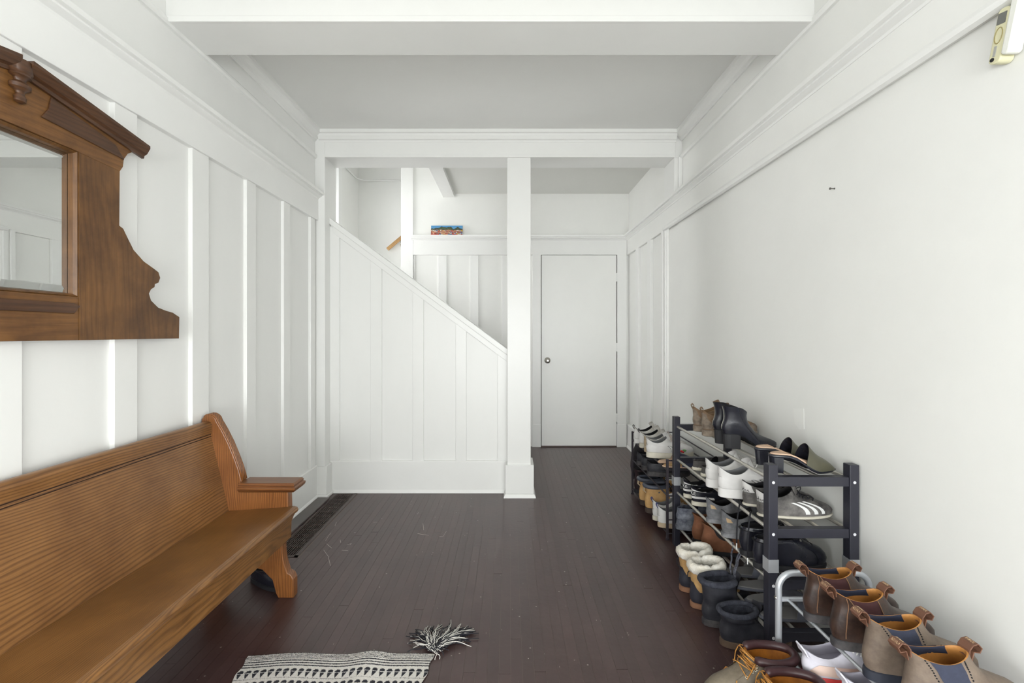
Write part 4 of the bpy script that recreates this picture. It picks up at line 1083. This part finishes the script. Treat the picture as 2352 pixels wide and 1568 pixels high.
def heel_boot(label, group, loc, rz, upper, sole, lin_):
    L = 0.245; h = 0.006; lift = 0.062
    rows = [(0, h, 0.004, L, 0.030, 0.040, 0, 0), (0.15, h + 0.020, -0.002, L + 0.001, 0.032, 0.042, 0, 0), (0.3, h + 0.036, -0.002, L * 0.88, 0.032, 0.040, 0, 0), (0.42, h + 0.050, 0.002, L * 0.66, 0.031, 0.036, 0.006, 0),
            (0.56, h + 0.070, 0.008, L * 0.51, 0.030, 0.033, 0.006, 0), (0.78, h + 0.098, 0.008, L * 0.45, 0.032, 0.034, 0.002, 0), (1, h + 0.126, 0.0, L * 0.46, 0.036, 0.037, 0.0, 0.004)]
    S_ = Last(rows, 0.8, 0.45, lift, wob=0.012, seed=random.random() * 9)
    o = thing('ankle_boot', label, 'boot', loc, rz, group)
    MB().loft(sole_rings(S_, h, 0.002), True, True).build('sole', sole, o, smooth=True, angle=0.7)
    MB().loft(shell(S_)).build('upper', upper, o, smooth=True)
    lining(MB(), S_, inset=0.07).build('lining', lin_, o, smooth=True)
    bt = [S_.S(0, PI + (-1.55 + 3.1 * i / 14)) for i in range(15)]
    bt = [p for p in bt if p.x < 0.075] 
    lo = [Vector((0.004 + p.x * 0.95, p.y * 0.92, 0)) for p in bt]; hi = [Vector((p.x, p.y * 1.02, S_.lf(p.x) + 0.004)) for p in bt]
    MB().loft([lo, hi], True, True).build('heel_block', sole, o, bevel=0.001)
    for sg in (1, -1):
        MB().tube([S_.P(0.08 + 0.9 * k / 10, sg * (1.25 + 0.25 * k / 10), 0.0006) for k in range(11)], 0.0009, 5).build('seam', sole, o)
    MB().tube([S_.P(0.15 + 0.83 * k / 10, PI, 0.0012) for k in range(11)], 0.0014, 5).build('zip', CHROME, o)
    return o

# leathers, rubbers and fabrics
LB = M('leather_black', (32, 33, 42), 0.27, var=0.18, scale=18, bump=0.10, bscale=90)
LBW = M('leather_black_worn', (32, 33, 40), 0.45, rgb2=(60, 60, 66), scale=14, bump=0.15, bscale=70)
RB = M('rubber_black', (30, 30, 34), 0.6, var=0.15, scale=30)
RBD = M('rubber_black_dusty', (38, 38, 44), 0.65, rgb2=(84, 80, 80), scale=22)
DKL = M('lining_dark', (26, 25, 28), 0.9)
CHB = M('leather_dark_brown', (42, 31, 28), 0.34, rgb2=(84, 63, 53), scale=16, bump=0.12, bscale=80)
CHT = M('leather_taupe_nubuck', (100, 86, 75), 0.65, rgb2=(138, 122, 107), scale=15, bump=0.12, bscale=80)
TANL = M('lining_tan_leather', (196, 138, 74), 0.55, rgb2=(150, 96, 42), scale=14)
NAVY = M('elastic_navy', (36, 40, 58), 0.85, var=0.1, scale=120)
MAROON = M('elastic_maroon', (66, 34, 36), 0.85, var=0.1, scale=120)
TABB = M('tab_brown', (112, 76, 58), 0.6, var=0.1)
STITCH = M('stitch_tan', (150, 112, 84), 0.8)
WL = M('leather_white', (226, 224, 222), 0.45, var=0.05, scale=20, bump=0.06, bscale=60)
WLD = M('mesh_white_dirty', (222, 220, 216), 0.6, rgb2=(176, 170, 160), scale=16)
WS = M('rubber_offwhite', (214, 208, 192), 0.55, var=0.08, scale=20)
BEIGE = M('suede_beige', (196, 176, 148), 0.8, var=0.1, scale=30)
GRYL = M('lining_grey', (130, 130, 132), 0.85)
LACEW = M('lace_white', (226, 224, 220), 0.85)
LACEB = M('lace_black', (30, 30, 36), 0.85)
BRH = M('hiker_brown', (112, 88, 66), 0.7, rgb2=(146, 120, 94), scale=22, bump=0.1, bscale=80)
BRH2 = M('hiker_sole_brown', (104, 90, 78), 0.75, rgb2=(160, 146, 130), scale=26)
CLEAT = M('cleat_grey_black', (52, 50, 50), 0.6, rgb2=(132, 128, 124), scale=16, bump=0.1)
GRYW = M('worn_grey_leather', (74, 76, 80), 0.6, rgb2=(158, 158, 162), scale=11, bump=0.12, bscale=60)
SUEDE = M('suede_rust_brown', (112, 70, 47), 0.85, rgb2=(134, 88, 62), scale=20)
TANN = M('nubuck_wheat', (204, 164, 110), 0.75, rgb2=(178, 138, 88), scale=14, bump=0.08)
SOLEB = M('sole_dark_brown', (66, 54, 48), 0.75, var=0.2, scale=30)
GUM = M('sole_gum', (142, 102, 76), 0.7, var=0.15, scale=30)
FLEECE = M('fleece_white', (246, 243, 236), 0.95, rgb2=(228, 220, 204), scale=18, bump=0.9, bscale=160)
FELT = M('felt_dark', (42, 44, 54), 0.95, rgb2=(66, 68, 78), scale=60, bump=0.5, bscale=200)
OLIVE = M('leather_olive', (84, 82, 66), 0.42, var=0.12, scale=16, bump=0.06)
NUDE = M('insole_nude', (206, 174, 148), 0.6)
CANV = M('canvas_charcoal', (72, 70, 70), 0.85, rgb2=(96, 92, 90), scale=60)
CLOG = M('clog_navy_dusty', (60, 64, 78), 0.65, rgb2=(132, 136, 146), scale=26)
WORK = M('workboot_taupe', (106, 95, 80), 0.62, rgb2=(140, 129, 112), scale=14, bump=0.14, bscale=70)
PADB = M('collar_oxblood', (66, 42, 44), 0.38, var=0.12, scale=20)
LACEY = M('lace_yellow_brown', (212, 152, 66), 0.7, rgb2=(150, 94, 50), scale=120)
BRASS = M('eyelet_metal', (206, 200, 184), 0.3, metal=0.9)
RED = M('midsole_red', (206, 62, 60), 0.5)
PEACH = M('panel_peach', (240, 214, 200), 0.55)
LILAC = M('mesh_pale_lilac', (222, 220, 230), 0.6, var=0.04, scale=60)
GREYF = M('felt_grey', (96, 98, 108), 0.8, var=0.12, scale=30)
ALUM = M('tape_beige', (196, 168, 132), 0.7)
PRINTB = M('print_black', (26, 26, 30), 0.6)
PRINTW = M('print_white', (236, 236, 234), 0.6)
BURG = M('leather_burgundy_black', (44, 30, 34), 0.45, var=0.2, scale=20)

def n_emblem(o, S_):
    for sg in (-1, 1):
        mb = MB(); a, b_ = 0.10, 0.50
        th0 = sg * 1.42
        def pt(u_, v_, off): return S_.P(a + (b_ - a) * v_, th0 + (u_ - 0.5) * 0.42, off)
        for (p, q, r_, s_) in (((0, 0), (0.22, 0), (0.32, 1), (0.10, 1)), ((0.10, 1), (0.36, 1), (0.90, 0), (0.66, 0)), ((0.68, 0), (0.90, 0), (1.0, 1), (0.78, 1))):
            g = [[pt(p[0] + (q[0] - p[0]) * i / 3 + ((s_[0] - p[0]) + ((r_[0] - q[0]) - (s_[0] - p[0])) * i / 3) * k / 5, p[1] + (s_[1] - p[1]) * k / 5, 0.0026) for i in range(4)] for k in range(6)]
            mb.loft(g, closed=False)
        mb.build('n_emblem', PRINTW, o)
        mb = MB()
        for path in (((0, 0), (0.10, 1), (0.36, 1), (0.68, 0.25), (0.78, 1), (1, 1), (0.90, 0), (0.66, 0), (0.30, 0.8), (0.22, 0), (0, 0)),):
            pts = []
            for (x0, y0), (x1, y1) in zip(path[:-1], path[1:]):
                pts += [pt(x0 + (x1 - x0) * k / 4, y0 + (y1 - y0) * k / 4, 0.0022) for k in range(4)]
            pts.append(pts[0]); mb.tube(pts, 0.0011, 4)
        mb.build('emblem_outline', PRINTB, o)
    wrap_text(MB(), S_, 'new\nbalance', 0.70, PI, 0.16, 0.62).build('heel_lettering', PRINTB, o)
def n_far(o, S_):
    n_emblem(o, S_)
def wordmark(txt, mat, t=0.66, dt=0.2, dth=1.0):
    def f(o, S_): wrap_text(MB(), S_, txt, t, PI, dt, dth, 0.0030).build('heel_lettering', mat, o)
    return f
def three_stripes(o, S_):
    for sg in (1, -1):
        for k in range(3):
            c = sg * (1.42 - 0.24 * k)
            patch(MB(), S_, 0.10, 0.62, lambda q: c + sg * (0.05 + 0.05 * q), lambda q: c - sg * (0.07 - 0.05 * q), 0.0018, 6, 3).build('stripe', PRINTW, o, smooth=True)
    patch(MB(), S_, 0.62, 0.99, PI - 0.85, PI + 0.85, 0.0018, 5, 10).build('heel_panel', WL, o, smooth=True)
    wrap_text(MB(), S_, 'adidas', 0.76, PI, 0.17, 1.15, 0.0034).build('heel_lettering', PRINTB, o)

ZT = [z + 0.0075 for z in TIER]
G = 'shoes on the black wooden racks'
def jit(a=0.06): return random.uniform(-a, a)
# top shelf
for y, who in ((2.44, 'farther'), (2.325, 'nearer')):
    sneaker(f'{who} of two brown hiking shoes on the top shelf', 'brown hiking shoes', (0.985, y, ZT[3]), jit(0.05), BRH2, BRH, M('hiker_lining', (140, 112, 84), 0.9), M('lace_brown', (120, 92, 68), 0.8), L=0.275, h=0.034, col=0.122, w=0.048, heel=BRH2, toe=BRH2, dip=0.016, tab=BRH, name='hiking_shoe')
for y, who in ((2.175, 'farther'), (2.085, 'nearer')):
    heel_boot(f'{who} of two black leather ankle boots with block heels on top shelf', 'black heeled ankle boots', (0.975, y, ZT[3]), jit(0.03), LB, RB, DKL)
for y, who in ((1.825, 'farther'), (1.725, 'nearer')):
    slip(f'{who} of two olive and black pointed mules on the top shelf', 'pointed mules', (0.985, y, ZT[3]), 0.02, LB, OLIVE, NUDE, L=0.252, w=0.041, lift=0.056, start=0.47, hgt=0.056, point=0.42, heel=LB, vlin=LB)
# second shelf
for y, who in ((2.37, 'farther'), (2.265, 'nearer')):
    slip(f'{who} of two charcoal canvas slip-ons on the second shelf', 'charcoal slip-ons', (0.955, y, ZT[2]), jit(0.04), WS, CANV, DKL, L=0.25, w=0.042, start=0.42, hgt=0.038, point=0.1, name='slip_on', back=CANV, h=0.018)
for y, who in ((2.11, 'farther'), (1.985, 'nearer')):
    sneaker(f'{who} of two white chunky sneakers on the second shelf', 'white chunky sneakers', (0.912, y, ZT[2]), jit(0.04), WL, WL, GRYL, LACEW, L=0.295, h=0.042, col=0.122, w=0.052, heel=WL, extra=n_far, dip=0.02)
for y, who in ((1.875, 'farther'), (1.765, 'nearer')):
    sneaker(f'{who} of two dirty striped football boots on the second shelf', 'striped football boots', (0.962, y, ZT[2] + 0.004), jit(0.03), WS, CLEAT, DKL, LACEB, L=0.288, h=0.012, col=0.092, w=0.045, extra=three_stripes, name='football_boot', dip=0.014)
# third shelf
for y, who in ((2.488, 'farther'), (2.378, 'nearer')):
    def nk(o, S_):
        patch(MB(), S_, 0.74, 0.86, PI - 1.3, PI + 1.3, 0.0018, 2, 12).build('heel_stripe', WL, o, smooth=True)
        patch(MB(), S_, 0.18, 0.30, PI - 1.3, PI + 1.3, 0.0018, 2, 12).build('heel_stripe', WL, o, smooth=True)
        wrap_text(MB(), S_, 'NIKE', 0.52, PI, 0.28, 1.0, 0.0028).build('heel_lettering', PRINTW, o)
    sneaker(f'{who} of two black sneakers with white heel stripes on the third shelf', 'black striped sneakers', (0.952, y, ZT[1]), jit(0.04), WS, LB, DKL, LACEB, L=0.28, h=0.024, col=0.092, w=0.045, extra=nk)
for y, who in ((2.165, 'farther'), (2.01, 'nearer')):
    def tabs(o, S_): patch(MB(), S_, 0.62, 0.86, PI + 0.5, PI + 0.85, 0.0028, 3, 3).build('heel_loop', ALUM, o)
    sneaker(f'{who} of two scuffed grey leather shoes with tan loops on third shelf', 'scuffed grey shoes', (0.938, y, ZT[1]), jit(0.05), GRYW, GRYW, DKL, None, L=0.285, h=0.024, col=0.108, w=0.050, extra=tabs, dip=0.022, name='leather_shoe')
for y, who in ((1.845, 'farther'), (1.742, 'nearer')):
    lace_boot(f'{who} of two black leather lace-up shoes on the third shelf', 'black lace-up shoes', (0.935, y, ZT[1]), jit(0.03), RB, LB, DKL, None, LACEB, L=0.272, top_=0.112, h=0.026, w=0.044, eyelet=CHROME, name='lace_up_shoe', toe=LB)
# bottom shelf
for y, who in ((2.525, 'lower'), (2.515, 'upper')):
    slip(f'{who} of two stacked dusty navy clogs on the bottom shelf', 'navy clogs', (0.925, y, ZT[0] + (0.062 if who == 'upper' else 0)), 0.0 if who == 'lower' else 0.05, CLOG, CLOG, M('clog_inside', (46, 50, 62), 0.8), L=0.26, w=0.046, start=0.36, hgt=0.040, point=0.0, name='clog', back=CLOG, h=0.030, tiltx=0.0)
for y, who in ((2.365, 'farther'), (2.25, 'nearer')):
    chelsea(f'{who} of two rust brown suede chelsea boots on the bottom shelf', 'rust suede chelsea boots', (0.952, y, ZT[0]), jit(0.03), RB, SUEDE, M('lining_rust', (120, 74, 44), 0.9), M('elastic_black', (38, 36, 38), 0.9), L=0.285, top_=0.150, h=0.022)
for y, who in ((2.055, 'farthest'), (1.945, 'second'), (1.84, 'third'), (1.735, 'nearest')):
    slip(f'{who} of four grey felt slippers on the bottom shelf', 'grey felt slippers', (0.955, y, ZT[0]), jit(0.08), GREYF, GREYF, M('slipper_inside', (128, 126, 126), 0.9), L=0.262, w=0.043, start=0.45, hgt=0.040, point=0.05, name='slipper', h=0.012)

# boots on the floor in front of the racks
def snow_boot(label, loc, rz):
    S_ = Last(boot_rows(0.272, 0.026, 0.180, 0.052, 1.02, True), 0.8, wob=0.004)
    o = thing('snow_boot', label, 'boot', loc, rz, 'fleece lined snow boots')
    MB().loft(sole_rings(S_, 0.026, 0.005), True, True).build('sole', GUM, o, smooth=True, angle=0.7)
    MB().loft(shell(S_, 0.0, 0.34)).build('rubber_shell', RBD if False else M('shell_navy_black', (46, 46, 56), 0.55, var=0.15, scale=24), o, smooth=True)
    patch(MB(), S_, 0.30, 0.66, lambda q: PI - 0.75 + 0.45 * q, lambda q: PI + 0.75 - 0.45 * q, 0.002, 6, 8).build('heel_guard', M('shell_navy_black', (46, 46, 56)), o, smooth=True)
    MB().loft(shell(S_, 0.30, 1.0, nt=9)).build('shaft', TANN, o, smooth=True)
    lining(MB(), S_, inset=0.16, bottom=0.45).build('lining', FLEECE, o, smooth=True)
    rf = random.Random(5); pts = [S_.S(0.985, 2 * PI * i / 40) for i in range(41)]
    mb = MB(); n = 12; rings = []
    c = sum(pts[:-1], Vector()) / 40
    for i in range(40):
        p = pts[i]; d = Vector((p.x - c.x, p.y, 0)).normalized()
        ctr = p.lerp(Vector((c.x, 0, p.z)), 0.10) + Vector((0, 0, 0.006)); R = 0.021 * (0.6 if i in (10, 30) else 0.9 if i in (9, 11, 29, 31) else 1.0)
        rings.append([ctr + d * (R * 0.85 * math.cos(a * 2 * PI / n) * rf.uniform(0.84, 1.12)) + Vector((0, 0, R * 1.15 * math.sin(a * 2 * PI / n) * rf.uniform(0.84, 1.12))) for a in range(n)])
    rings.append(rings[0]); mb.loft(rings).build('fleece_collar', FLEECE, o, smooth=True)
    b0 = S_.S(0.80, PI)
    MB().tube([b0 + Vector((-0.001, 0.006, 0.02)), b0 + Vector((-0.012, 0.004, 0.012)), b0 + Vector((-0.016, 0, -0.01)), b0 + Vector((-0.006, -0.004, -0.028))], 0.0022, 6).build('pull_loop', LACEB, o)
    sg = -1
    wrap_text(MB(), S_, 'SOREL', 0.58, -1.75, 0.035, 0.34, 0.0022).build('side_lettering', PRINTB, o)
    bear = patch(MB(), S_, 0.61, 0.67, -1.86, -1.66, 0.0022, 3, 4); bear.build('side_emblem', PRINTB, o)
    mb = MB(); mb.tube([S_.P(0.24, -2.2 + 0.3 * k / 4, 0.0012) for k in range(5)] + [S_.P(0.24 - 0.1 * k / 4, -1.9, 0.0012) for k in range(5)], 0.0009, 4).build('moulded_line', M('line_grey', (120, 118, 122), 0.7), o)
    return o
snow_boot('farther of two tan snow boots with white fleece collar on floor', (0.801, 2.140, 0), 0.06)
snow_boot('nearer of two tan snow boots with white fleece collar on floor', (0.801, 2.012, 0), 0.04)
bo, S1 = lace_boot('upright black felt lined winter boot on floor beside snow boots', 'black winter boots', (0.802, 1.890, 0), 0.06, RBD, LBW, FELT, FELT, None, L=0.275, top_=0.190, h=0.03, w=0.050, name='winter_boot', flare=0.97, wob=0.018, low=True)
q0 = S1.P(0.9, 0.5, 0.006)
inv = Matrix.Rotation(-0.06, 4, 'Z')
def to_local(p): return inv @ (Vector(p) - Vector((0.802, 1.890, 0)))
mb = MB()
for dx, dy in ((0.0, 0.0), (0.0, -0.055), (0.004, -0.068)):
    a = q0 + Vector((0, dy * 0.4, 0)); e = to_local((0.950, 1.935 + dy, 0.318))
    mb.tube([a.lerp(e, k / 14) + Vector((0.004 * math.sin(k * 1.1), 0.004 * math.cos(k * 0.9), 0)) for k in range(15)], 0.0034, 6)
mb.build('braided_laces', M('lace_braided', (40, 40, 48), 0.9, rgb2=(120, 122, 134), scale=160), bo, smooth=True)
bo2, S2 = lace_boot('slouched black felt lined winter boot on floor nearest the rack post', 'black winter boots', (0.818, 1.765, 0), 0.03, M('sole_dusty_brown', (96, 78, 64), 0.8, var=0.2, scale=30), LBW, FELT, None, LACEB, L=0.272, top_=0.140, h=0.028, w=0.053, name='winter_boot', flare=0.97, wob=0.03, low=True)
pts = [S2.P(0.97, 2 * PI * i / 30, -0.002) for i in range(31)]
MB().tube(pts, 0.010, 8).build('felt_cuff', FELT, bo2, smooth=True)
# shoe lace hanging over a shelf tube
for k, (yy, z1) in enumerate(((1.86, 0.335), (1.775, 0.318))):
    pts = [(0.957, yy + 0.03, 0.5005), (0.948, yy + 0.015, 0.502), (0.938, yy, 0.492), (0.928, yy - 0.01, 0.46), (0.924, yy - 0.012, 0.41), (0.924, yy - 0.010, z1 + 0.02)]
    t_ = thing('hanging_shoelace', ('black shoelace dangling from second shelf farther from the near post', 'black shoelace dangling from second shelf beside the near post')[k], 'shoelace', (0, 0, 0), group='dangling shoelaces')
    MB().tube(pts, 0.0028, 6).build('cord', LACEB, t_, smooth=True)
    MB().tube([pts[-1], (0.925, yy - 0.008, z1 - 0.006)], 0.0022, 6).build('aglet', PRINTW, t_)

# dark metal rack: shoes
A = [z + 0.0055 for z in ATIER]
for y, who in ((3.30, 'farthest'), (3.17, 'second farthest')):
    sneaker(f'{who} white sneaker with black lining on the thin metal rack', 'white sneakers on the metal rack', (0.905, y, A[2]), 0.04, WS if who[0] == 's' else WL, WLD, DKL, LACEW, L=0.28, h=0.034, col=0.108, w=0.046, heel=WL, tab=LB)
sneaker('beige soled white sneaker beside the large emblem sneaker on metal rack', 'white sneakers on the metal rack', (0.905, 3.055, A[2]), 0.02, BEIGE, WLD, GRYL, M('lace_blush', (214, 200, 192), 0.85), L=0.285, h=0.036, col=0.106, w=0.048, heel=BEIGE, extra=wordmark('new\nbalance', PRINTB, 0.72, 0.16, 0.6))
sneaker('large white sneaker with N emblem at front of the metal rack', 'white sneakers on the metal rack', (0.880, 2.925, A[2]), 0.02, WS, WL, GRYL, M('lace_blush', (214, 200, 192), 0.85), L=0.30, h=0.038, col=0.116, w=0.053, extra=n_far)
def cherry(o):
    mb = MB()
    for (dx, dy) in ((0.0, 0.006), (0.004, -0.008)):
        for r_ in (1,):
            mb.lathe([(0.0005, -0.007), (0.005, -0.005), (0.007, 0), (0.005, 0.005), (0.0005, 0.007)], 10, lambda a, b_, c, dx=dx, dy=dy: (0.150 + dx + a, dy - 0.006 + b_, 0.066 + c))
    mb.build('cherry_beads', M('bead_red', (200, 20, 34), 0.2), o, smooth=True)
    mb = MB()
    for (dx, dy, a0) in ((0.010, 0.006, 0.4), (0.014, -0.002, -0.5), (0.008, -0.012, 1.2)):
        mb.add([(0.150 + dx, dy, 0.070), (0.150 + dx + 0.012, dy + 0.006, 0.076), (0.150 + dx + 0.020, dy, 0.072), (0.150 + dx + 0.012, dy - 0.006, 0.074), (0.150 + dx + 0.01, dy, 0.066)], [(0, 1, 2, 3), (0, 4, 1), (1, 4, 2), (2, 4, 3), (3, 4, 0)])
    mb.build('leaf_beads', M('bead_green', (86, 150, 70), 0.4), o)
    mb = MB()
    for (dx, dy) in ((-0.022, -0.016), (-0.014, 0.012), (-0.026, 0.002)):
        mb.lathe([(0.0005, -0.003), (0.004, 0), (0.0005, 0.003)], 8, lambda a, b_, c, dx=dx, dy=dy: (0.150 + dx + a, dy + b_, 0.058 + c))
    mb.build('crystal_beads', BRASS, o)
fo = slip('navy flat with red cherry bead ornament on the metal rack', 'beaded flats', (0.915, 2.800, A[2]), 0.10, NUDE, M('leather_navy', (50, 54, 74), 0.4), NUDE, L=0.24, w=0.040, start=0.40, hgt=0.040, point=0.25, name='beaded_flat', h=0.010)
cherry(fo)
slip('plain tan lined navy flat at near end of the metal rack', 'beaded flats', (0.915, 2.715, A[2]), 0.0, NUDE, M('leather_navy', (50, 54, 74)), M('insole_tan', (186, 146, 92), 0.6), L=0.24, w=0.038, start=0.42, hgt=0.036, point=0.25, name='flat_shoe', h=0.010)
for y, who in ((3.27, 'farthest'), (3.155, 'second'), (3.03, 'third')):
    sneaker(f'{who} of three black work shoes on metal rack middle shelf', 'black work shoes', (0.915, y, A[1]), jit(0.04), RBD, LBW, DKL, LACEB, L=0.28, h=0.034, col=0.094, w=0.048, name='work_shoe')
for y, who in ((3.335, 'farther'), (3.22, 'nearer')):
    lace_boot(f'{who} of two dark burgundy boots on metal rack bottom shelf', 'dark burgundy boots', (0.915, y, A[0]), jit(0.04), RB, BURG, DKL, None, LACEB, L=0.28, top_=0.178, h=0.03, w=0.046, name='dark_boot')
for y, who in ((3.10, 'farther'), (2.966, 'nearer')):
    def chev(o, S_):
        p0 = [S_.P(0.60 + 0.10 * (k % 2 == 1), -1.75 + 0.16 * k / 1.0 * 0.5, 0.003) for k in range(3)]
        MB().add([p0[0], p0[1] + Vector((0, -0.0005, 0.004)), p0[2], S_.P(0.60, -1.67, 0.0035)], [(0, 3, 1), (3, 2, 1)]).build('side_emblem', M('emblem_slate', (70, 78, 90), 0.5), o)
    o, S3 = lace_boot(f'{who} of two wheat nubuck work boots on metal rack bottom shelf', 'wheat work boots', (0.885, y, A[0]), 0.03, SOLEB, TANN, DKL, M('collar_slate', (72, 76, 88), 0.45), M('lace_darkbrown', (66, 48, 42), 0.8), L=0.29, top_=0.182, h=0.036, w=0.051, name='work_boot')
    chev(o, S3)
    b0 = S3.S(0.80, PI); strap(MB(), [b0 + Vector((0.004, 0, 0.016)), b0 + Vector((-0.010, 0, 0.008)), b0 + Vector((-0.012, 0, -0.012)), b0 + Vector((0.002, 0, -0.022))], 0.009, 0.002).build('pull_tab', BEIGE, o)
for y, who in ((2.845, 'farther'), (2.745, 'nearer')):
    sneaker(f'{who} of two white sneakers with grey lining on metal rack bottom shelf', 'white low sneakers', (0.895, y, A[0]), 0.05, WS if who == 'farther' else BEIGE, WL, GRYL, LACEW, L=0.28, h=0.030, col=0.118, w=0.046, tab=M('tab_blue', (60, 70, 130), 0.7), extra=wordmark('new\nbalance', PRINTB, 0.62, 0.2, 0.6))

# dark bag hanging at the far end of the metal rack
bag = thing('fabric_bag', 'black fabric bag hanging on the far end of metal rack', 'bag', (1.07, 3.51, 0.03))
rings = []
for k in range(12):
    t = k / 11; s_ = math.sin(PI * (0.10 + 0.84 * t)) ** 0.45
    rings.append([Vector(((0.125 * s_ + 0.012 * math.sin(5 * t)) * math.copysign(abs(math.cos(a)) ** 0.7, math.cos(a)), 0.058 * s_ * math.copysign(abs(math.sin(a)) ** 0.8, math.sin(a)), 0.40 * t)) for a in [2 * PI * i / 28 for i in range(28)]])
MB().loft(rings, True, True).build('bag_body', M('bag_black', (30, 26, 32), 0.75, var=0.2, scale=10, bump=0.3, bscale=18), bag, smooth=True)
MB().tube([(-0.06, -0.02, 0.37), (-0.08, -0.05, 0.42), (-0.06, -0.078, 0.446), (0.02, -0.078, 0.446), (0.06, -0.05, 0.42), (0.05, -0.02, 0.37)], 0.006, 6).build('strap', M('bag_strap', (40, 36, 42), 0.8), bag, smooth=True)

# silver rack: chelsea boots, running shoes
CTZ = [z + 0.0058 for z in CT]
for y, who, kind in ((1.425, 'farther', 0), (1.305, 'nearer', 0), (1.185, 'farther', 1), (1.065, 'nearer', 1)):
    if kind == 0:
        chelsea(f'{who} of two scuffed dark brown chelsea boots on the silver rack', 'dark brown chelsea boots', (0.925, y, CTZ[1]), 0.02, RBD, CHB, TANL, MAROON, TABB, L=0.288, top_=0.160, h=0.028, tabtext='TASMANIA\nAUSTRALIA', lin_side=NAVY, seam=STITCH)
    else:
        chelsea(f'{who} of two taupe nubuck chelsea boots on the silver rack', 'taupe chelsea boots', (0.925, y, CTZ[1]), 0.02, M('rubber_slate', (44, 48, 60), 0.6, var=0.1), CHT, TANL, M('elastic_slate', (54, 58, 76), 0.85, var=0.1, scale=120), TABB, L=0.288, top_=0.160, h=0.028, tabtext='TASMANIA\nAUSTRALIA', lin_side=NAVY, punch=PRINTB)
for y, who in ((1.415, 'farther'), (1.30, 'nearer')):
    def runner(o, S_):
        rs = []
        base_ = [S_.S(0, 2 * PI * i / NA) for i in range(NA)]; c = sum(base_, Vector()) / NA
        for z, e in ((0.022, 0.0062), (0.034, 0.0075), (0.037, 0.003)):
            rs.append([Vector((p.x, p.y, 0)) + Vector((p.x - c.x, p.y, 0)).normalized() * e + Vector((0, 0, z)) for p in base_])
        MB().loft(rs).build('red_midsole_band', RED, o, smooth=True)
        for sg in (1, -1):
            patch(MB(), S_, 0.08, 0.45, lambda q: sg * 1.2, lambda q: sg * (2.9 - 0.5 * q), 0.0016, 5, 12).build('peach_panel', PEACH, o, smooth=True)
        b0 = S_.S(1, PI)
        strap(MB(), [b0 + Vector((0.006, 0, -0.02)), b0 + Vector((-0.004, 0, 0.0)), b0 + Vector((-0.012, 0, 0.011))], [0.024, 0.019, 0.011], 0.0025).build('heel_flare', LILAC, o, bevel=0.001)
    sneaker(f'{who} of two pale running shoes with red midsole under the boots', 'pale running shoes', (0.912 if who == 'farther' else 0.952, y, CTZ[0]), 0.02, WL, LILAC, M('lining_lilac', (186, 182, 194), 0.8), LACEW, L=0.292, h=0.036, col=0.112, w=0.048, extra=runner, name='running_shoe', dip=0.018, hu=0.0)
# work boots on the floor, toes into the room
for y, x, who, sd in ((1.478, 0.918, 'farther', 21), (1.350, 0.922, 'nearer', 33)):
    lace_boot(f'{who} of two taupe work boots with loose yellow laces on floor', 'taupe work boots', (x, y, 0), PI + (0.06 if who == 'farther' else -0.02), M('sole_cream_brown', (176, 148, 116), 0.7, var=0.15, scale=40), WORK, M('lining_orange', (186, 114, 34), 0.7, rgb2=(140, 82, 22), scale=20), PADB, LACEY, L=0.292, top_=0.175, h=0.036, w=0.053, eyelet=BRASS, wild=sd, flare=0.95, welt=M('welt_tan', (178, 146, 110), 0.7), tongue=False)
# black shoe under the pew
sneaker('single black leather shoe lying in shadow under the pew', 'shoe under the pew', (-1.26, 2.225, 0), -0.35, RB, LB, DKL, LACEB, L=0.27, h=0.024, col=0.085, w=0.044, name='leather_shoe')
